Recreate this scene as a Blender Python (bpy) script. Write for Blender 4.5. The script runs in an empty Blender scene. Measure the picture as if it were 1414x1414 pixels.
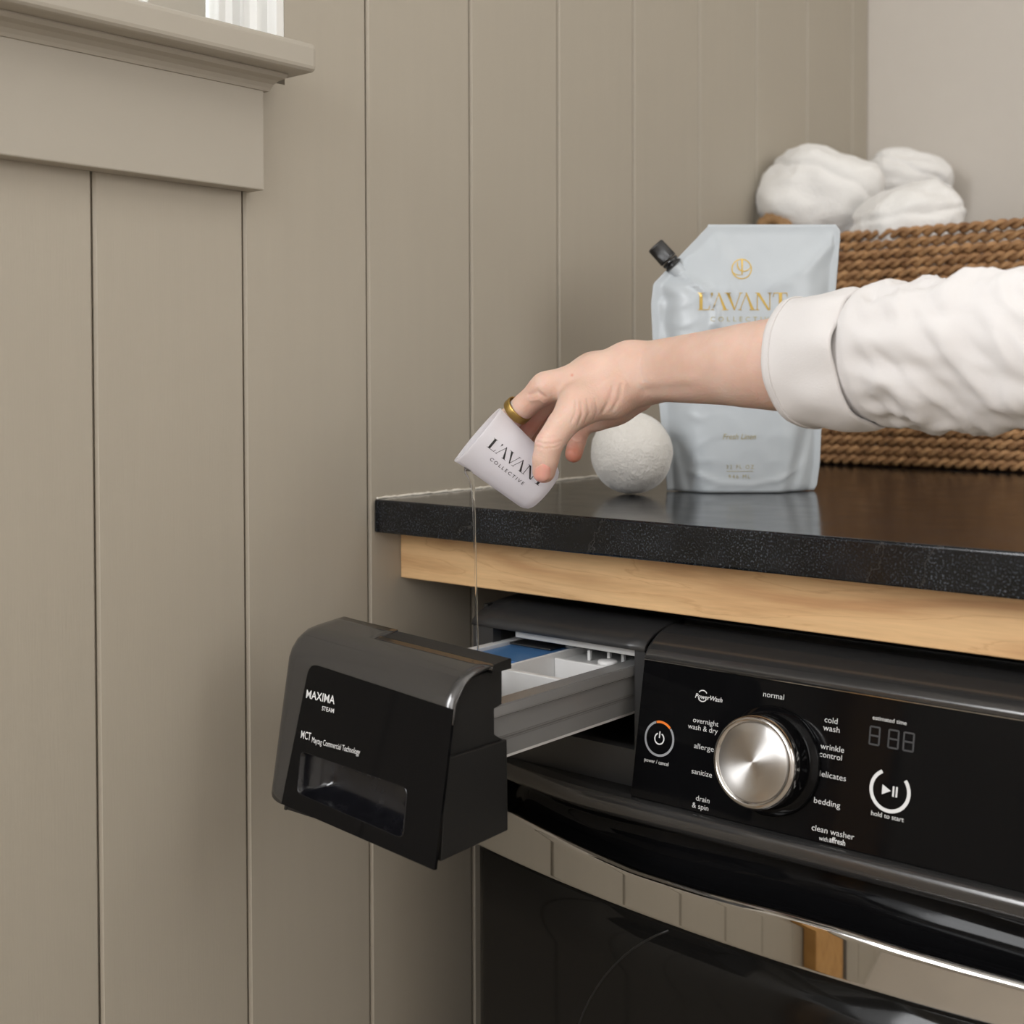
import bpy, bmesh, math, random
import numpy as np
from mathutils import Vector, Matrix
from mathutils.bvhtree import BVHTree
from mathutils import noise as mnoise

random.seed(7)
np.random.seed(7)
scene = bpy.context.scene
COL = scene.collection

# ------------------------------------------------------------------ camera
FPX = 1819.70                       # focal length in pixels of the 1414 frame
CAM = Vector((0.90400, -0.86981, 0.11467))
AX_R = Vector((0.76523294, 0.64374781, -0.00270198))
AX_U = Vector((-0.01369366, 0.02047386, 0.99969661))
AX_F = Vector((-0.64360782, 0.76496378, -0.02448254))
PPY = 707 - 140.65
cd = bpy.data.cameras.new('camera')
cam = bpy.data.objects.new('camera', cd)
COL.objects.link(cam)
cd.sensor_width = 36.0
cd.lens = FPX / 1414 * 36.0
cd.shift_y = -140.65 / 1414
cd.clip_start = 0.02
cd.dof.use_dof = True
cd.dof.focus_distance = 1.06
cd.dof.aperture_fstop = 6.7
rot = Matrix((AX_R, AX_U, -AX_F)).transposed()
cam.matrix_world = Matrix.Translation(CAM) @ rot.to_4x4()
scene.camera = cam

# ------------------------------------------------------------------ world, lights, exposure
w = bpy.data.worlds.new('sky')
scene.world = w
w.use_nodes = True
bg = w.node_tree.nodes['Background']
bg.inputs[0].default_value = (0.93, 0.96, 1.0, 1)
bg.inputs[1].default_value = 2.2


def area(name, loc, target, sx, sy, power, col=(1, 1, 1)):
    l = bpy.data.lights.new(name, 'AREA')
    l.shape = 'RECTANGLE'
    l.size, l.size_y, l.energy, l.color = sx, sy, power, col
    o = bpy.data.objects.new(name, l)
    COL.objects.link(o)
    o.location = loc
    d = Vector(target) - Vector(loc)
    o.rotation_euler = d.to_track_quat('-Z', 'Y').to_euler()
    return o


area('front_window_daylight', (0.85, -2.52, 0.90), (0.35, 0.0, 0.0), 1.5, 1.3, 14, (0.98, 0.985, 1.0))
area('side_window_daylight', (-0.20, -0.47, 0.95), (1.2, -0.47, 0.65), 0.70, 1.05, 12, (0.95, 0.98, 1.0))
area('second_window_daylight', (-0.035, -1.607, 0.70), (1.0, -1.0, 0.32), 1.42, 1.04, 40, (0.975, 0.985, 1.0))
area('ceiling_fill', (1.05, 0.10, 1.47), (0.95, 0.10, 0.0), 1.2, 1.2, 3, (1.0, 0.96, 0.90))  # added soft fill from above, no fixture known here
area('right_fill', (2.52, 0.15, 0.75), (0.0, 0.35, 0.2), 1.2, 1.2, 9, (1.0, 0.985, 0.97))  # added fill from the right to brighten the left wall, no window there
scene.view_settings.view_transform = 'Standard'
scene.view_settings.look = 'None'
scene.view_settings.gamma = 1.0
scene.view_settings.use_curve_mapping = False
scene.view_settings.exposure = 0.64
scene.cycles.use_denoising = True
scene.cycles.max_bounces = 10
scene.cycles.transmission_bounces = 8
scene.cycles.transparent_max_bounces = 12
scene.cycles.sample_clamp_indirect = 6.0
scene.cycles.caustics_refractive = False
scene.cycles.caustics_reflective = False


# ------------------------------------------------------------------ pixel helpers (1414 frame) used to measure real positions
def ray(px, py):
    return AX_F + AX_R * ((px - 707) / FPX) - AX_U * ((py - PPY) / FPX)


def at(px, py, t):
    return CAM + ray(px, py) * t


def on_plane(px, py, p0, n):
    d = ray(px, py)
    n = Vector(n)
    t = (Vector(p0) - CAM).dot(n) / d.dot(n)
    return CAM + d * t


def on_ax(px, py, ax, v):
    d = ray(px, py)
    return CAM + d * ((v - CAM[ax]) / d[ax])


# ------------------------------------------------------------------ object helpers
def link(name, me, mat=None, parent=None, smooth=False):
    o = bpy.data.objects.new(name, me)
    COL.objects.link(o)
    if mat is not None:
        me.materials.append(mat)
    if parent is not None:
        o.parent = parent
    if smooth:
        me.polygons.foreach_set('use_smooth', [True] * len(me.polygons))
    return o


def mesh(name, V, F, mat=None, parent=None, smooth=False, fix=True):
    me = bpy.data.meshes.new(name)
    me.from_pydata([tuple(v) for v in V], [], [tuple(f) for f in F])
    if fix:
        bm = bmesh.new()
        bm.from_mesh(me)
        bmesh.ops.recalc_face_normals(bm, faces=bm.faces)
        bm.to_mesh(me)
        bm.free()
    me.update()
    return link(name, me, mat, parent, smooth)


def from_bm(name, bm, mat=None, parent=None, smooth=False):
    me = bpy.data.meshes.new(name)
    bmesh.ops.recalc_face_normals(bm, faces=bm.faces)
    bm.to_mesh(me)
    bm.free()
    return link(name, me, mat, parent, smooth)


def tag(o, label, cat, group=None, kind=None):
    if label:
        o['label'] = label
    if cat:
        o['category'] = cat
    if group:
        o['group'] = group
    if kind:
        o['kind'] = kind
    return o


def empty(name, loc=(0, 0, 0)):
    o = bpy.data.objects.new(name, None)
    COL.objects.link(o)
    o.location = loc
    o.empty_display_size = 0.05
    return o


def part_of(o, parent):
    """parent keeping world place (parent has only a translation)"""
    o.parent = parent
    o.matrix_parent_inverse = Matrix.Translation(-parent.location)
    return o


def struct(o):
    o['kind'] = 'structure'
    return o


def box(name, a, b, mat, parent=None, bev=0.0, seg=2):
    bm = bmesh.new()
    bmesh.ops.create_cube(bm, size=1)
    for v in bm.verts:
        v.co = Vector([(a[i] + b[i]) / 2 + v.co[i] * (b[i] - a[i]) for i in range(3)])
    if bev > 0:
        bmesh.ops.bevel(bm, geom=bm.edges[:], offset=bev, segments=seg, affect='EDGES', profile=0.5)
    return from_bm(name, bm, mat, parent, smooth=False)


def prism_x(name, prof, x0, x1, mat, parent=None, bev=0.0, seg=2):
    """closed (y,z) profile extruded along x"""
    bm = bmesh.new()
    a = [bm.verts.new((x0, y, z)) for y, z in prof]
    b = [bm.verts.new((x1, y, z)) for y, z in prof]
    n = len(prof)
    bm.faces.new(a)
    bm.faces.new(b[::-1])
    for i in range(n):
        j = (i + 1) % n
        bm.faces.new((a[i], b[i], b[j], a[j]))
    if bev > 0:
        bmesh.ops.bevel(bm, geom=bm.edges[:], offset=bev, segments=seg, affect='EDGES', profile=0.5)
    return from_bm(name, bm, mat, parent)


def grid(name, P, mat, parent=None, smooth=True, closed_u=False, closed_v=False, caps=False):
    """P[i][j] points"""
    nu, nv = len(P), len(P[0])
    V = [p for row in P for p in row]
    F = []
    for i in range(nu - (0 if closed_u else 1)):
        for j in range(nv - (0 if closed_v else 1)):
            i2, j2 = (i + 1) % nu, (j + 1) % nv
            F.append((i * nv + j, i2 * nv + j, i2 * nv + j2, i * nv + j2))
    if caps:
        F.append(tuple(range(nv)))
        F.append(tuple((nu - 1) * nv + j for j in range(nv)))
    return mesh(name, V, F, mat, parent, smooth)


def frame_of(d):
    d = Vector(d).normalized()
    a = Vector((0, 0, 1)) if abs(d.z) < 0.9 else Vector((1, 0, 0))
    u = d.cross(a).normalized()
    return u, d.cross(u).normalized(), d


def lathe(name, o, d, prof, mat, parent=None, seg=64, smooth=True, u=None, close=False):
    """prof: (dist along d, radius) list, revolved around axis d at o"""
    uu, vv, dd = frame_of(d)
    o = Vector(o)
    P = []
    for s, r in prof:
        r = max(r, 1e-5)
        P.append([o + dd * s + (uu * math.cos(2 * math.pi * k / seg) + vv * math.sin(2 * math.pi * k / seg)) * r for k in range(seg)])
    return grid(name, P, mat, parent, smooth, closed_u=close, closed_v=True, caps=not close)


def tube(name, pts, rad, mat, parent=None, seg=12, caps=True):
    pts = [Vector(p) for p in pts]
    n = len(pts)
    if not hasattr(rad, '__len__'):
        rad = [rad] * n
    P = []
    u0 = None
    for i in range(n):
        t = (pts[min(i + 1, n - 1)] - pts[max(i - 1, 0)]).normalized()
        if u0 is None:
            u0 = frame_of(t)[0]
        u0 = (u0 - t * u0.dot(t)).normalized()
        v0 = t.cross(u0)
        P.append([pts[i] + (u0 * math.cos(2 * math.pi * k / seg) + v0 * math.sin(2 * math.pi * k / seg)) * rad[i] for k in range(seg)])
    return grid(name, P, mat, parent, True, closed_v=True, caps=caps)


def solid(o, t, offset=-1, bev=0):
    m = o.modifiers.new('thick', 'SOLIDIFY')
    m.thickness = t
    m.offset = offset
    if bev:
        b = o.modifiers.new('bev', 'BEVEL')
        b.width = bev
        b.segments = 2
        b.limit_method = 'ANGLE'
    return o


def lerp(a, b, t):
    return a + (b - a) * t


def interp(x, xs, ys):
    return float(np.interp(x, xs, ys))


# ------------------------------------------------------------------ materials
def nt(name):
    m = bpy.data.materials.new(name)
    m.use_nodes = True
    t = m.node_tree
    return m, t, t.nodes['Principled BSDF']


def N(t, ty, **kw):
    n = t.nodes.new(ty)
    for k, v in kw.items():
        if k in n.inputs:
            n.inputs[k].default_value = v
        else:
            setattr(n, k, v)
    return n


def simple(name, col, rough=0.5, metal=0.0, spec=0.5, var=0.0, vscale=40, bump=0.0, bscale=200, stretch=(1, 1, 1), coat=0.0, sss=0.0, sssr=(1, .4, .25), sheen=0.0, rvar=0.0):
    m, t, b = nt(name)
    b.inputs['Base Color'].default_value = (*col, 1)
    b.inputs['Roughness'].default_value = rough
    b.inputs['Metallic'].default_value = metal
    b.inputs['Specular IOR Level'].default_value = spec
    b.inputs['Coat Weight'].default_value = coat
    if sheen:
        b.inputs['Sheen Weight'].default_value = sheen
        b.inputs['Sheen Roughness'].default_value = 0.4
    if sss:
        b.inputs['Subsurface Weight'].default_value = 1.0
        b.inputs['Subsurface Radius'].default_value = sssr
        b.inputs['Subsurface Scale'].default_value = sss
    if var or bump or rvar:
        tc = N(t, 'ShaderNodeTexCoord')
        mp = N(t, 'ShaderNodeMapping')
        mp.inputs['Scale'].default_value = stretch
        t.links.new(tc.outputs['Object'], mp.inputs[0])
    if var or rvar:
        nz = N(t, 'ShaderNodeTexNoise', Scale=vscale, Detail=5.0)
        t.links.new(mp.outputs[0], nz.inputs['Vector'])
    if var:
        mx = N(t, 'ShaderNodeMix', data_type='RGBA', blend_type='MIX')
        mx.inputs['A'].default_value = (*[c * (1 - var) for c in col], 1)
        mx.inputs['B'].default_value = (*[min(1, c * (1 + var)) for c in col], 1)
        t.links.new(nz.outputs[0], mx.inputs['Factor'])
        t.links.new(mx.outputs['Result'], b.inputs['Base Color'])
    if rvar:
        mr = N(t, 'ShaderNodeMapRange')
        mr.inputs['From Min'].default_value = 0.3
        mr.inputs['From Max'].default_value = 0.7
        mr.inputs['To Min'].default_value = max(0, rough - rvar)
        mr.inputs['To Max'].default_value = rough + rvar
        t.links.new(nz.outputs[0], mr.inputs[0])
        t.links.new(mr.outputs[0], b.inputs['Roughness'])
    if bump:
        n2 = N(t, 'ShaderNodeTexNoise', Scale=bscale, Detail=4.0)
        t.links.new(mp.outputs[0], n2.inputs['Vector'])
        bp = N(t, 'ShaderNodeBump')
        bp.inputs['Strength'].default_value = bump
        bp.inputs['Distance'].default_value = 0.001
        t.links.new(n2.outputs[0], bp.inputs['Height'])
        t.links.new(bp.outputs[0], b.inputs['Normal'])
    return m


MAT = {}
MAT['board'] = simple('painted_board', (0.412, 0.372, 0.307), 0.48, var=0.03, vscale=6, bump=0.10, bscale=45, stretch=(14, 14, 0.9))
MAT['trim'] = simple('painted_trim', (0.425, 0.390, 0.332), 0.45, bump=0.03, bscale=60)
MAT['backing'] = simple('wall_backing', (0.10, 0.085, 0.07), 0.8, var=0.05)
MAT['plaster'] = simple('pale_plaster', (0.60, 0.56, 0.51), 0.7, var=0.02)
MAT['ceiling'] = simple('ceiling_white', (0.8, 0.79, 0.76), 0.8, var=0.01)
MAT['floor'] = simple('dark_floor_tile', (0.34, 0.29, 0.23), 0.5, var=0.15, vscale=5)
MAT['vinyl'] = simple('white_vinyl', (0.85, 0.85, 0.83), 0.35, var=0.01)
MAT['caulk'] = simple('caulk', (0.80, 0.76, 0.68), 0.6, var=0.05, bump=0.5, bscale=120)
MAT['shell'] = simple('satin_charcoal', (0.098, 0.096, 0.095), 0.165, metal=0.7, spec=0.5, var=0.02, vscale=3)
MAT['gloss'] = simple('gloss_black', (0.004, 0.004, 0.0045), 0.06, spec=0.14, rvar=0.03, vscale=30)
MAT['gloss2'] = simple('gloss_black_pocket', (0.007, 0.007, 0.009), 0.2, spec=0.5, var=0.5, vscale=60, rvar=0.12)
MAT['blackp'] = simple('black_plastic', (0.011, 0.0108, 0.0105), 0.42, spec=0.4, bump=0.04, bscale=800)
MAT['recess'] = simple('dull_grey_black', (0.030, 0.030, 0.031), 0.38, spec=0.5, rvar=0.1, vscale=18, stretch=(1, 3, 1))
MAT['chrome'] = simple('chrome', (0.60, 0.59, 0.575), 0.03, metal=1.0)
MAT['chrome2'] = simple('dark_chrome', (0.55, 0.53, 0.51), 0.12, metal=1.0)
MAT['doorglass'] = simple('dark_door_glass', (0.006, 0.0057, 0.0053), 0.09, spec=0.24, rvar=0.04, vscale=4)
MAT['graypl'] = simple('light_grey_plastic', (0.55, 0.55, 0.54), 0.4, var=0.02)
MAT['whitepl'] = simple('white_plastic', (0.74, 0.74, 0.74), 0.35, var=0.02)
MAT['trayshade'] = simple('tray_plastic_shaded', (0.21, 0.21, 0.21), 0.25, var=0.05, vscale=15)  # white tray plastic darkened, the shade on its sides put into the colour
MAT['blue'] = simple('blue_plastic', (0.075, 0.20, 0.43), 0.3, var=0.08, vscale=30)
MAT['print'] = simple('white_print', (0.72, 0.72, 0.72), 0.6)
MAT['dim'] = simple('unlit_segment', (0.03, 0.03, 0.032), 0.4)
MAT['greyprint'] = simple('grey_print', (0.30, 0.31, 0.33), 0.5)
MAT['ink'] = simple('black_ink', (0.012, 0.010, 0.010), 0.5)
MAT['gold'] = simple('gold_foil', (0.60, 0.42, 0.12), 0.28, metal=0.85)
MAT['goldp'] = simple('pale_gold_foil', (0.50, 0.45, 0.26), 0.35, metal=0.6)
MAT['brass'] = simple('hammered_brass', (0.48, 0.32, 0.10), 0.33, metal=1.0, bump=0.25, bscale=1500)
MAT['cap'] = simple('black_cap', (0.009, 0.009, 0.010), 0.13, spec=0.6)
MAT['foilbag'] = simple('pale_blue_pouch', (0.49, 0.53, 0.565), 0.32, spec=0.45, var=0.02, vscale=12, bump=0.05, bscale=30)
MAT['skin'] = None
MAT['towel'] = simple('white_terry', (0.81, 0.80, 0.785), 0.95, spec=0.1, var=0.03, vscale=25, bump=0.9, bscale=330, sheen=0.4)
MAT['linen'] = simple('white_linen', (0.645, 0.62, 0.61), 0.9, spec=0.1, var=0.025, vscale=18, bump=0.22, bscale=900, sheen=0.2)
MAT['handle'] = simple('tan_handle', (0.33, 0.19, 0.085), 0.7, var=0.25, vscale=60, bump=0.6, bscale=180)


def mat_skin():
    m, t, b = nt('skin')
    tc = N(t, 'ShaderNodeTexCoord')
    nz = N(t, 'ShaderNodeTexNoise', Scale=28.0, Detail=4.0)
    t.links.new(tc.outputs['Object'], nz.inputs['Vector'])
    cr = N(t, 'ShaderNodeValToRGB')
    cr.color_ramp.elements[0].position = 0.3
    cr.color_ramp.elements[0].color = (0.63, 0.42, 0.335, 1)
    cr.color_ramp.elements[1].position = 0.72
    cr.color_ramp.elements[1].color = (0.73, 0.525, 0.435, 1)
    t.links.new(nz.outputs[0], cr.inputs[0])
    att = N(t, 'ShaderNodeVertexColor', layer_name='flush')
    mx = N(t, 'ShaderNodeMix', data_type='RGBA', blend_type='MIX')
    mx.inputs['B'].default_value = (0.60, 0.17, 0.095, 1)
    t.links.new(att.outputs[0], mx.inputs['Factor'])
    t.links.new(cr.outputs[0], mx.inputs['A'])
    t.links.new(mx.outputs['Result'], b.inputs['Base Color'])
    b.inputs['Roughness'].default_value = 0.5
    b.inputs['Specular IOR Level'].default_value = 0.4
    b.inputs['Subsurface Weight'].default_value = 0.6
    b.inputs['Subsurface Radius'].default_value = (1.0, 0.35, 0.2)
    b.inputs['Subsurface Scale'].default_value = 0.004
    mp = N(t, 'ShaderNodeMapping')
    t.links.new(tc.outputs['Object'], mp.inputs[0])
    n2 = N(t, 'ShaderNodeTexNoise', Scale=260.0, Detail=6.0)
    n3 = N(t, 'ShaderNodeTexVoronoi', Scale=520.0)
    t.links.new(mp.outputs[0], n2.inputs['Vector'])
    t.links.new(mp.outputs[0], n3.inputs['Vector'])
    ad = N(t, 'ShaderNodeMath', operation='ADD')
    t.links.new(n2.outputs[0], ad.inputs[0])
    t.links.new(n3.outputs[0], ad.inputs[1])
    bp = N(t, 'ShaderNodeBump')
    bp.inputs['Strength'].default_value = 0.16
    bp.inputs['Distance'].default_value = 0.001
    t.links.new(ad.outputs[0], bp.inputs['Height'])
    t.links.new(bp.outputs[0], b.inputs['Normal'])
    return m


MAT['skin'] = mat_skin()
MAT['nail'] = simple('nail', (0.74, 0.41, 0.345), 0.16, spec=0.5, var=0.05, vscale=90, sss=0.001)


def mat_stone():
    m, t, b = nt('black_soapstone')
    tc = N(t, 'ShaderNodeTexCoord')
    n1 = N(t, 'ShaderNodeTexNoise', Scale=9.0, Detail=6.0, Roughness=0.65)
    n2 = N(t, 'ShaderNodeTexNoise', Scale=620.0, Detail=3.0)
    n3 = N(t, 'ShaderNodeTexNoise', Scale=34.0, Detail=5.0)
    for n in (n1, n2, n3):
        t.links.new(tc.outputs['Object'], n.inputs['Vector'])
    r1 = N(t, 'ShaderNodeValToRGB')
    e = r1.color_ramp.elements
    e[0].position, e[0].color = 0.32, (0.003, 0.0034, 0.004, 1)
    e[1].position, e[1].color = 0.75, (0.011, 0.0125, 0.0155, 1)
    t.links.new(n3.outputs[0], r1.inputs[0])
    r2 = N(t, 'ShaderNodeValToRGB')
    e = r2.color_ramp.elements
    e[0].position, e[0].color = 0.55, (0, 0, 0, 1)
    e[1].position, e[1].color = 0.70, (1, 1, 1, 1)
    t.links.new(n2.outputs[0], r2.inputs[0])
    rp = N(t, 'ShaderNodeMapRange')
    rp.inputs['From Min'].default_value = 0.38
    rp.inputs['From Max'].default_value = 0.66
    t.links.new(n1.outputs[0], rp.inputs[0])
    mu = N(t, 'ShaderNodeMath', operation='MULTIPLY')
    t.links.new(r2.outputs[0], mu.inputs[0])
    t.links.new(rp.outputs[0], mu.inputs[1])
    mx = N(t, 'ShaderNodeMix', data_type='RGBA', blend_type='MIX')
    mx.inputs['B'].default_value = (0.10, 0.113, 0.135, 1)
    t.links.new(mu.outputs[0], mx.inputs['Factor'])
    t.links.new(r1.outputs[0], mx.inputs['A'])
    # fine pale veins
    vo = N(t, 'ShaderNodeTexVoronoi', feature='DISTANCE_TO_EDGE', Scale=4.5)
    wv = N(t, 'ShaderNodeMix', data_type='RGBA', blend_type='ADD')
    wv.inputs['Factor'].default_value = 0.25
    t.links.new(tc.outputs['Object'], wv.inputs['A'])
    t.links.new(n1.outputs[1], wv.inputs['B'])
    t.links.new(wv.outputs['Result'], vo.inputs['Vector'])
    r3 = N(t, 'ShaderNodeValToRGB')
    e = r3.color_ramp.elements
    e[0].position, e[0].color = 0.0, (0.5, 0.5, 0.5, 1)
    e[1].position, e[1].color = 0.006, (0, 0, 0, 1)
    t.links.new(vo.outputs[0], r3.inputs[0])
    m2 = N(t, 'ShaderNodeMix', data_type='RGBA', blend_type='MIX')
    m2.inputs['B'].default_value = (0.075, 0.07, 0.065, 1)
    t.links.new(r3.outputs[0], m2.inputs['Factor'])
    t.links.new(mx.outputs['Result'], m2.inputs['A'])
    t.links.new(m2.outputs['Result'], b.inputs['Base Color'])
    mr = N(t, 'ShaderNodeMapRange')
    mr.inputs['To Min'].default_value = 0.09
    mr.inputs['To Max'].default_value = 0.22
    t.links.new(n3.outputs[0], mr.inputs[0])
    t.links.new(mr.outputs[0], b.inputs['Roughness'])
    b.inputs['Specular IOR Level'].default_value = 0.45
    bp = N(t, 'ShaderNodeBump')
    bp.inputs['Strength'].default_value = 0.06
    bp.inputs['Distance'].default_value = 0.0006
    t.links.new(n3.outputs[0], bp.inputs['Height'])
    t.links.new(bp.outputs[0], b.inputs['Normal'])
    return m


MAT['stone'] = mat_stone()


def mat_wood(name, c0, c1, rough=0.45):
    m, t, b = nt(name)
    tc = N(t, 'ShaderNodeTexCoord')
    mp = N(t, 'ShaderNodeMapping')
    mp.inputs['Scale'].default_value = (2.2, 16, 16)
    t.links.new(tc.outputs['Object'], mp.inputs[0])
    n1 = N(t, 'ShaderNodeTexNoise', Scale=1.6, Detail=5.0, Distortion=1.6)
    t.links.new(mp.outputs[0], n1.inputs['Vector'])
    mp2 = N(t, 'ShaderNodeMapping')
    mp2.inputs['Scale'].default_value = (30, 500, 500)
    t.links.new(tc.outputs['Object'], mp2.inputs[0])
    n2 = N(t, 'ShaderNodeTexNoise', Scale=1.0, Detail=3.0)
    t.links.new(mp2.outputs[0], n2.inputs['Vector'])
    r = N(t, 'ShaderNodeValToRGB')
    e = r.color_ramp.elements
    e[0].position, e[0].color = 0.34, (*c0, 1)
    e[1].position, e[1].color = 0.62, (*c1, 1)
    k = e.new(0.50)
    k.color = (*[lerp(a, bb, 0.75) for a, bb in zip(c0, c1)], 1)
    k = e.new(0.515)
    k.color = (*[lerp(a, bb, 0.35) for a, bb in zip(c0, c1)], 1)
    k = e.new(0.53)
    k.color = (*[lerp(a, bb, 0.8) for a, bb in zip(c0, c1)], 1)
    t.links.new(n1.outputs[0], r.inputs[0])
    mx = N(t, 'ShaderNodeMix', data_type='RGBA', blend_type='MULTIPLY')
    mx.inputs['Factor'].default_value = 0.22
    t.links.new(r.outputs[0], mx.inputs['A'])
    t.links.new(n2.outputs[0], mx.inputs['B'])
    t.links.new(mx.outputs['Result'], b.inputs['Base Color'])
    b.inputs['Roughness'].default_value = rough
    return m


MAT['wood'] = mat_wood('maple_rail', (0.58, 0.325, 0.15), (0.80, 0.52, 0.265))
MAT['wood2'] = mat_wood('golden_panel_wood', (0.50, 0.25, 0.07), (0.66, 0.36, 0.11))


def mat_glasslike(name, col, rough, ior, trans, base_rough=None):
    m, t, b = nt(name)
    b.inputs['Base Color'].default_value = (*col, 1)
    b.inputs['Roughness'].default_value = rough
    b.inputs['IOR'].default_value = ior
    b.inputs['Transmission Weight'].default_value = trans
    return m


MAT['liquid'] = mat_glasslike('clear_liquid', (1, 1, 0.985), 0.0, 1.36, 1.0)


def mat_frost():
    m, t, b = nt('frosted_silicone')
    b.inputs['Base Color'].default_value = (0.92, 0.91, 0.94, 1)
    b.inputs['Roughness'].default_value = 0.38
    b.inputs['IOR'].default_value = 1.35
    b.inputs['Specular IOR Level'].default_value = 0.35
    tr = N(t, 'ShaderNodeBsdfTranslucent')
    tr.inputs[0].default_value = (0.93, 0.92, 0.96, 1)
    tp = N(t, 'ShaderNodeBsdfTransparent')
    tp.inputs[0].default_value = (0.96, 0.96, 1.0, 1)
    m1 = N(t, 'ShaderNodeMixShader')
    m1.inputs[0].default_value = 0.5
    m2 = N(t, 'ShaderNodeMixShader')
    m2.inputs[0].default_value = 0.2
    t.links.new(b.outputs[0], m1.inputs[1])
    t.links.new(tr.outputs[0], m1.inputs[2])
    t.links.new(m1.outputs[0], m2.inputs[1])
    t.links.new(tp.outputs[0], m2.inputs[2])
    t.links.new(m2.outputs[0], t.nodes['Material Output'].inputs[0])
    return m


MAT['frost'] = mat_frost()


def mat_pane():
    m, t, b = nt('window_glass')
    gl = N(t, 'ShaderNodeBsdfGlossy')
    gl.inputs['Roughness'].default_value = 0.02
    tp = N(t, 'ShaderNodeBsdfTransparent')
    fr = N(t, 'ShaderNodeFresnel')
    fr.inputs[0].default_value = 1.45
    m1 = N(t, 'ShaderNodeMixShader')
    t.links.new(fr.outputs[0], m1.inputs[0])
    t.links.new(tp.outputs[0], m1.inputs[1])
    t.links.new(gl.outputs[0], m1.inputs[2])
    t.links.new(m1.outputs[0], t.nodes['Material Output'].inputs[0])
    return m


MAT['pane'] = mat_pane()


def mat_knob():
    m, t, b = nt('radial_brushed_steel')
    b.inputs['Base Color'].default_value = (0.62, 0.61, 0.60, 1)
    b.inputs['Metallic'].default_value = 1.0
    b.inputs['Roughness'].default_value = 0.30
    b.inputs['Anisotropic'].default_value = 0.92
    b.inputs['Anisotropic Rotation'].default_value = 0.25
    tg = N(t, 'ShaderNodeTangent', direction_type='RADIAL', axis='Z')
    t.links.new(tg.outputs[0], b.inputs['Tangent'])
    tc = N(t, 'ShaderNodeTexCoord')
    ln = N(t, 'ShaderNodeVectorMath', operation='LENGTH')
    t.links.new(tc.outputs['Object'], ln.inputs[0])
    nz = N(t, 'ShaderNodeTexNoise', noise_dimensions='1D', Scale=2600.0, Detail=2.0)
    t.links.new(ln.outputs['Value'], nz.inputs['W'])
    bp = N(t, 'ShaderNodeBump')
    bp.inputs['Strength'].default_value = 0.05
    bp.inputs['Distance'].default_value = 0.0005
    t.links.new(nz.outputs[0], bp.inputs['Height'])
    t.links.new(bp.outputs[0], b.inputs['Normal'])
    return m


MAT['knob'] = mat_knob()


def mat_rope():
    m, t, b = nt('seagrass_rope')
    tc = N(t, 'ShaderNodeTexCoord')
    oi = N(t, 'ShaderNodeObjectInfo')
    n1 = N(t, 'ShaderNodeTexNoise', Scale=55.0, Detail=5.0)
    ad = N(t, 'ShaderNodeVectorMath', operation='ADD')
    t.links.new(tc.outputs['Object'], ad.inputs[0])
    t.links.new(oi.outputs['Location'], ad.inputs[1])
    t.links.new(ad.outputs[0], n1.inputs['Vector'])
    r = N(t, 'ShaderNodeValToRGB')
    e = r.color_ramp.elements
    e[0].position, e[0].color = 0.30, (0.20, 0.095, 0.038, 1)
    e[1].position, e[1].color = 0.70, (0.50, 0.285, 0.13, 1)
    t.links.new(n1.outputs[0], r.inputs[0])
    t.links.new(r.outputs[0], b.inputs['Base Color'])
    b.inputs['Roughness'].default_value = 0.75
    bp = N(t, 'ShaderNodeBump')
    bp.inputs['Strength'].default_value = 0.5
    bp.inputs['Distance'].default_value = 0.001
    n2 = N(t, 'ShaderNodeTexNoise', Scale=400.0, Detail=3.0)
    t.links.new(tc.outputs['Object'], n2.inputs['Vector'])
    t.links.new(n2.outputs[0], bp.inputs['Height'])
    t.links.new(bp.outputs[0], b.inputs['Normal'])
    return m


MAT['rope'] = mat_rope()
MAT['wool'] = simple('felted_wool', (0.67, 0.648, 0.612), 0.95, spec=0.1, var=0.05, vscale=60, bump=1.0, bscale=420, sheen=0.6)


# ------------------------------------------------------------------ lettering helpers
def text_shape(s, spacing=1.0, bold=0.0, shear=0.0):
    cu = bpy.data.curves.new('t', 'FONT')
    cu.body = s
    cu.size = 1.0
    cu.space_character = spacing
    cu.offset = bold
    cu.shear = shear
    cu.resolution_u = 3
    o = bpy.data.objects.new('t', cu)
    COL.objects.link(o)
    dg = bpy.context.evaluated_depsgraph_get()
    me = bpy.data.meshes.new_from_object(o.evaluated_get(dg))
    V = np.array([v.co[:2] for v in me.vertices]) if len(me.vertices) else np.zeros((0, 2))
    F = [tuple(p.vertices) for p in me.polygons]
    bpy.data.objects.remove(o)
    bpy.data.curves.remove(cu)
    bpy.data.meshes.remove(me)
    x0, x1 = V[:, 0].min(), V[:, 0].max()
    V[:, 0] = (V[:, 0] - x0) / (x1 - x0)       # width -> 0..1, heights in em
    return V, F, x1 - x0


def strip2d(pts, w):
    """constant/variable-width 2D stroke as quads"""
    pts = [Vector(p) for p in pts]
    n = len(pts)
    if not hasattr(w, '__len__'):
        w = [w] * n
    V, F = [], []
    for i in range(n):
        t = (pts[min(i + 1, n - 1)] - pts[max(i - 1, 0)]).normalized()
        q = Vector((-t.y, t.x)) * w[i] / 2
        V += [pts[i] + q, pts[i] - q]
    for i in range(n - 1):
        F.append((2 * i, 2 * i + 1, 2 * i + 3, 2 * i + 2))
    return [tuple(v) for v in V], F


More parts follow.
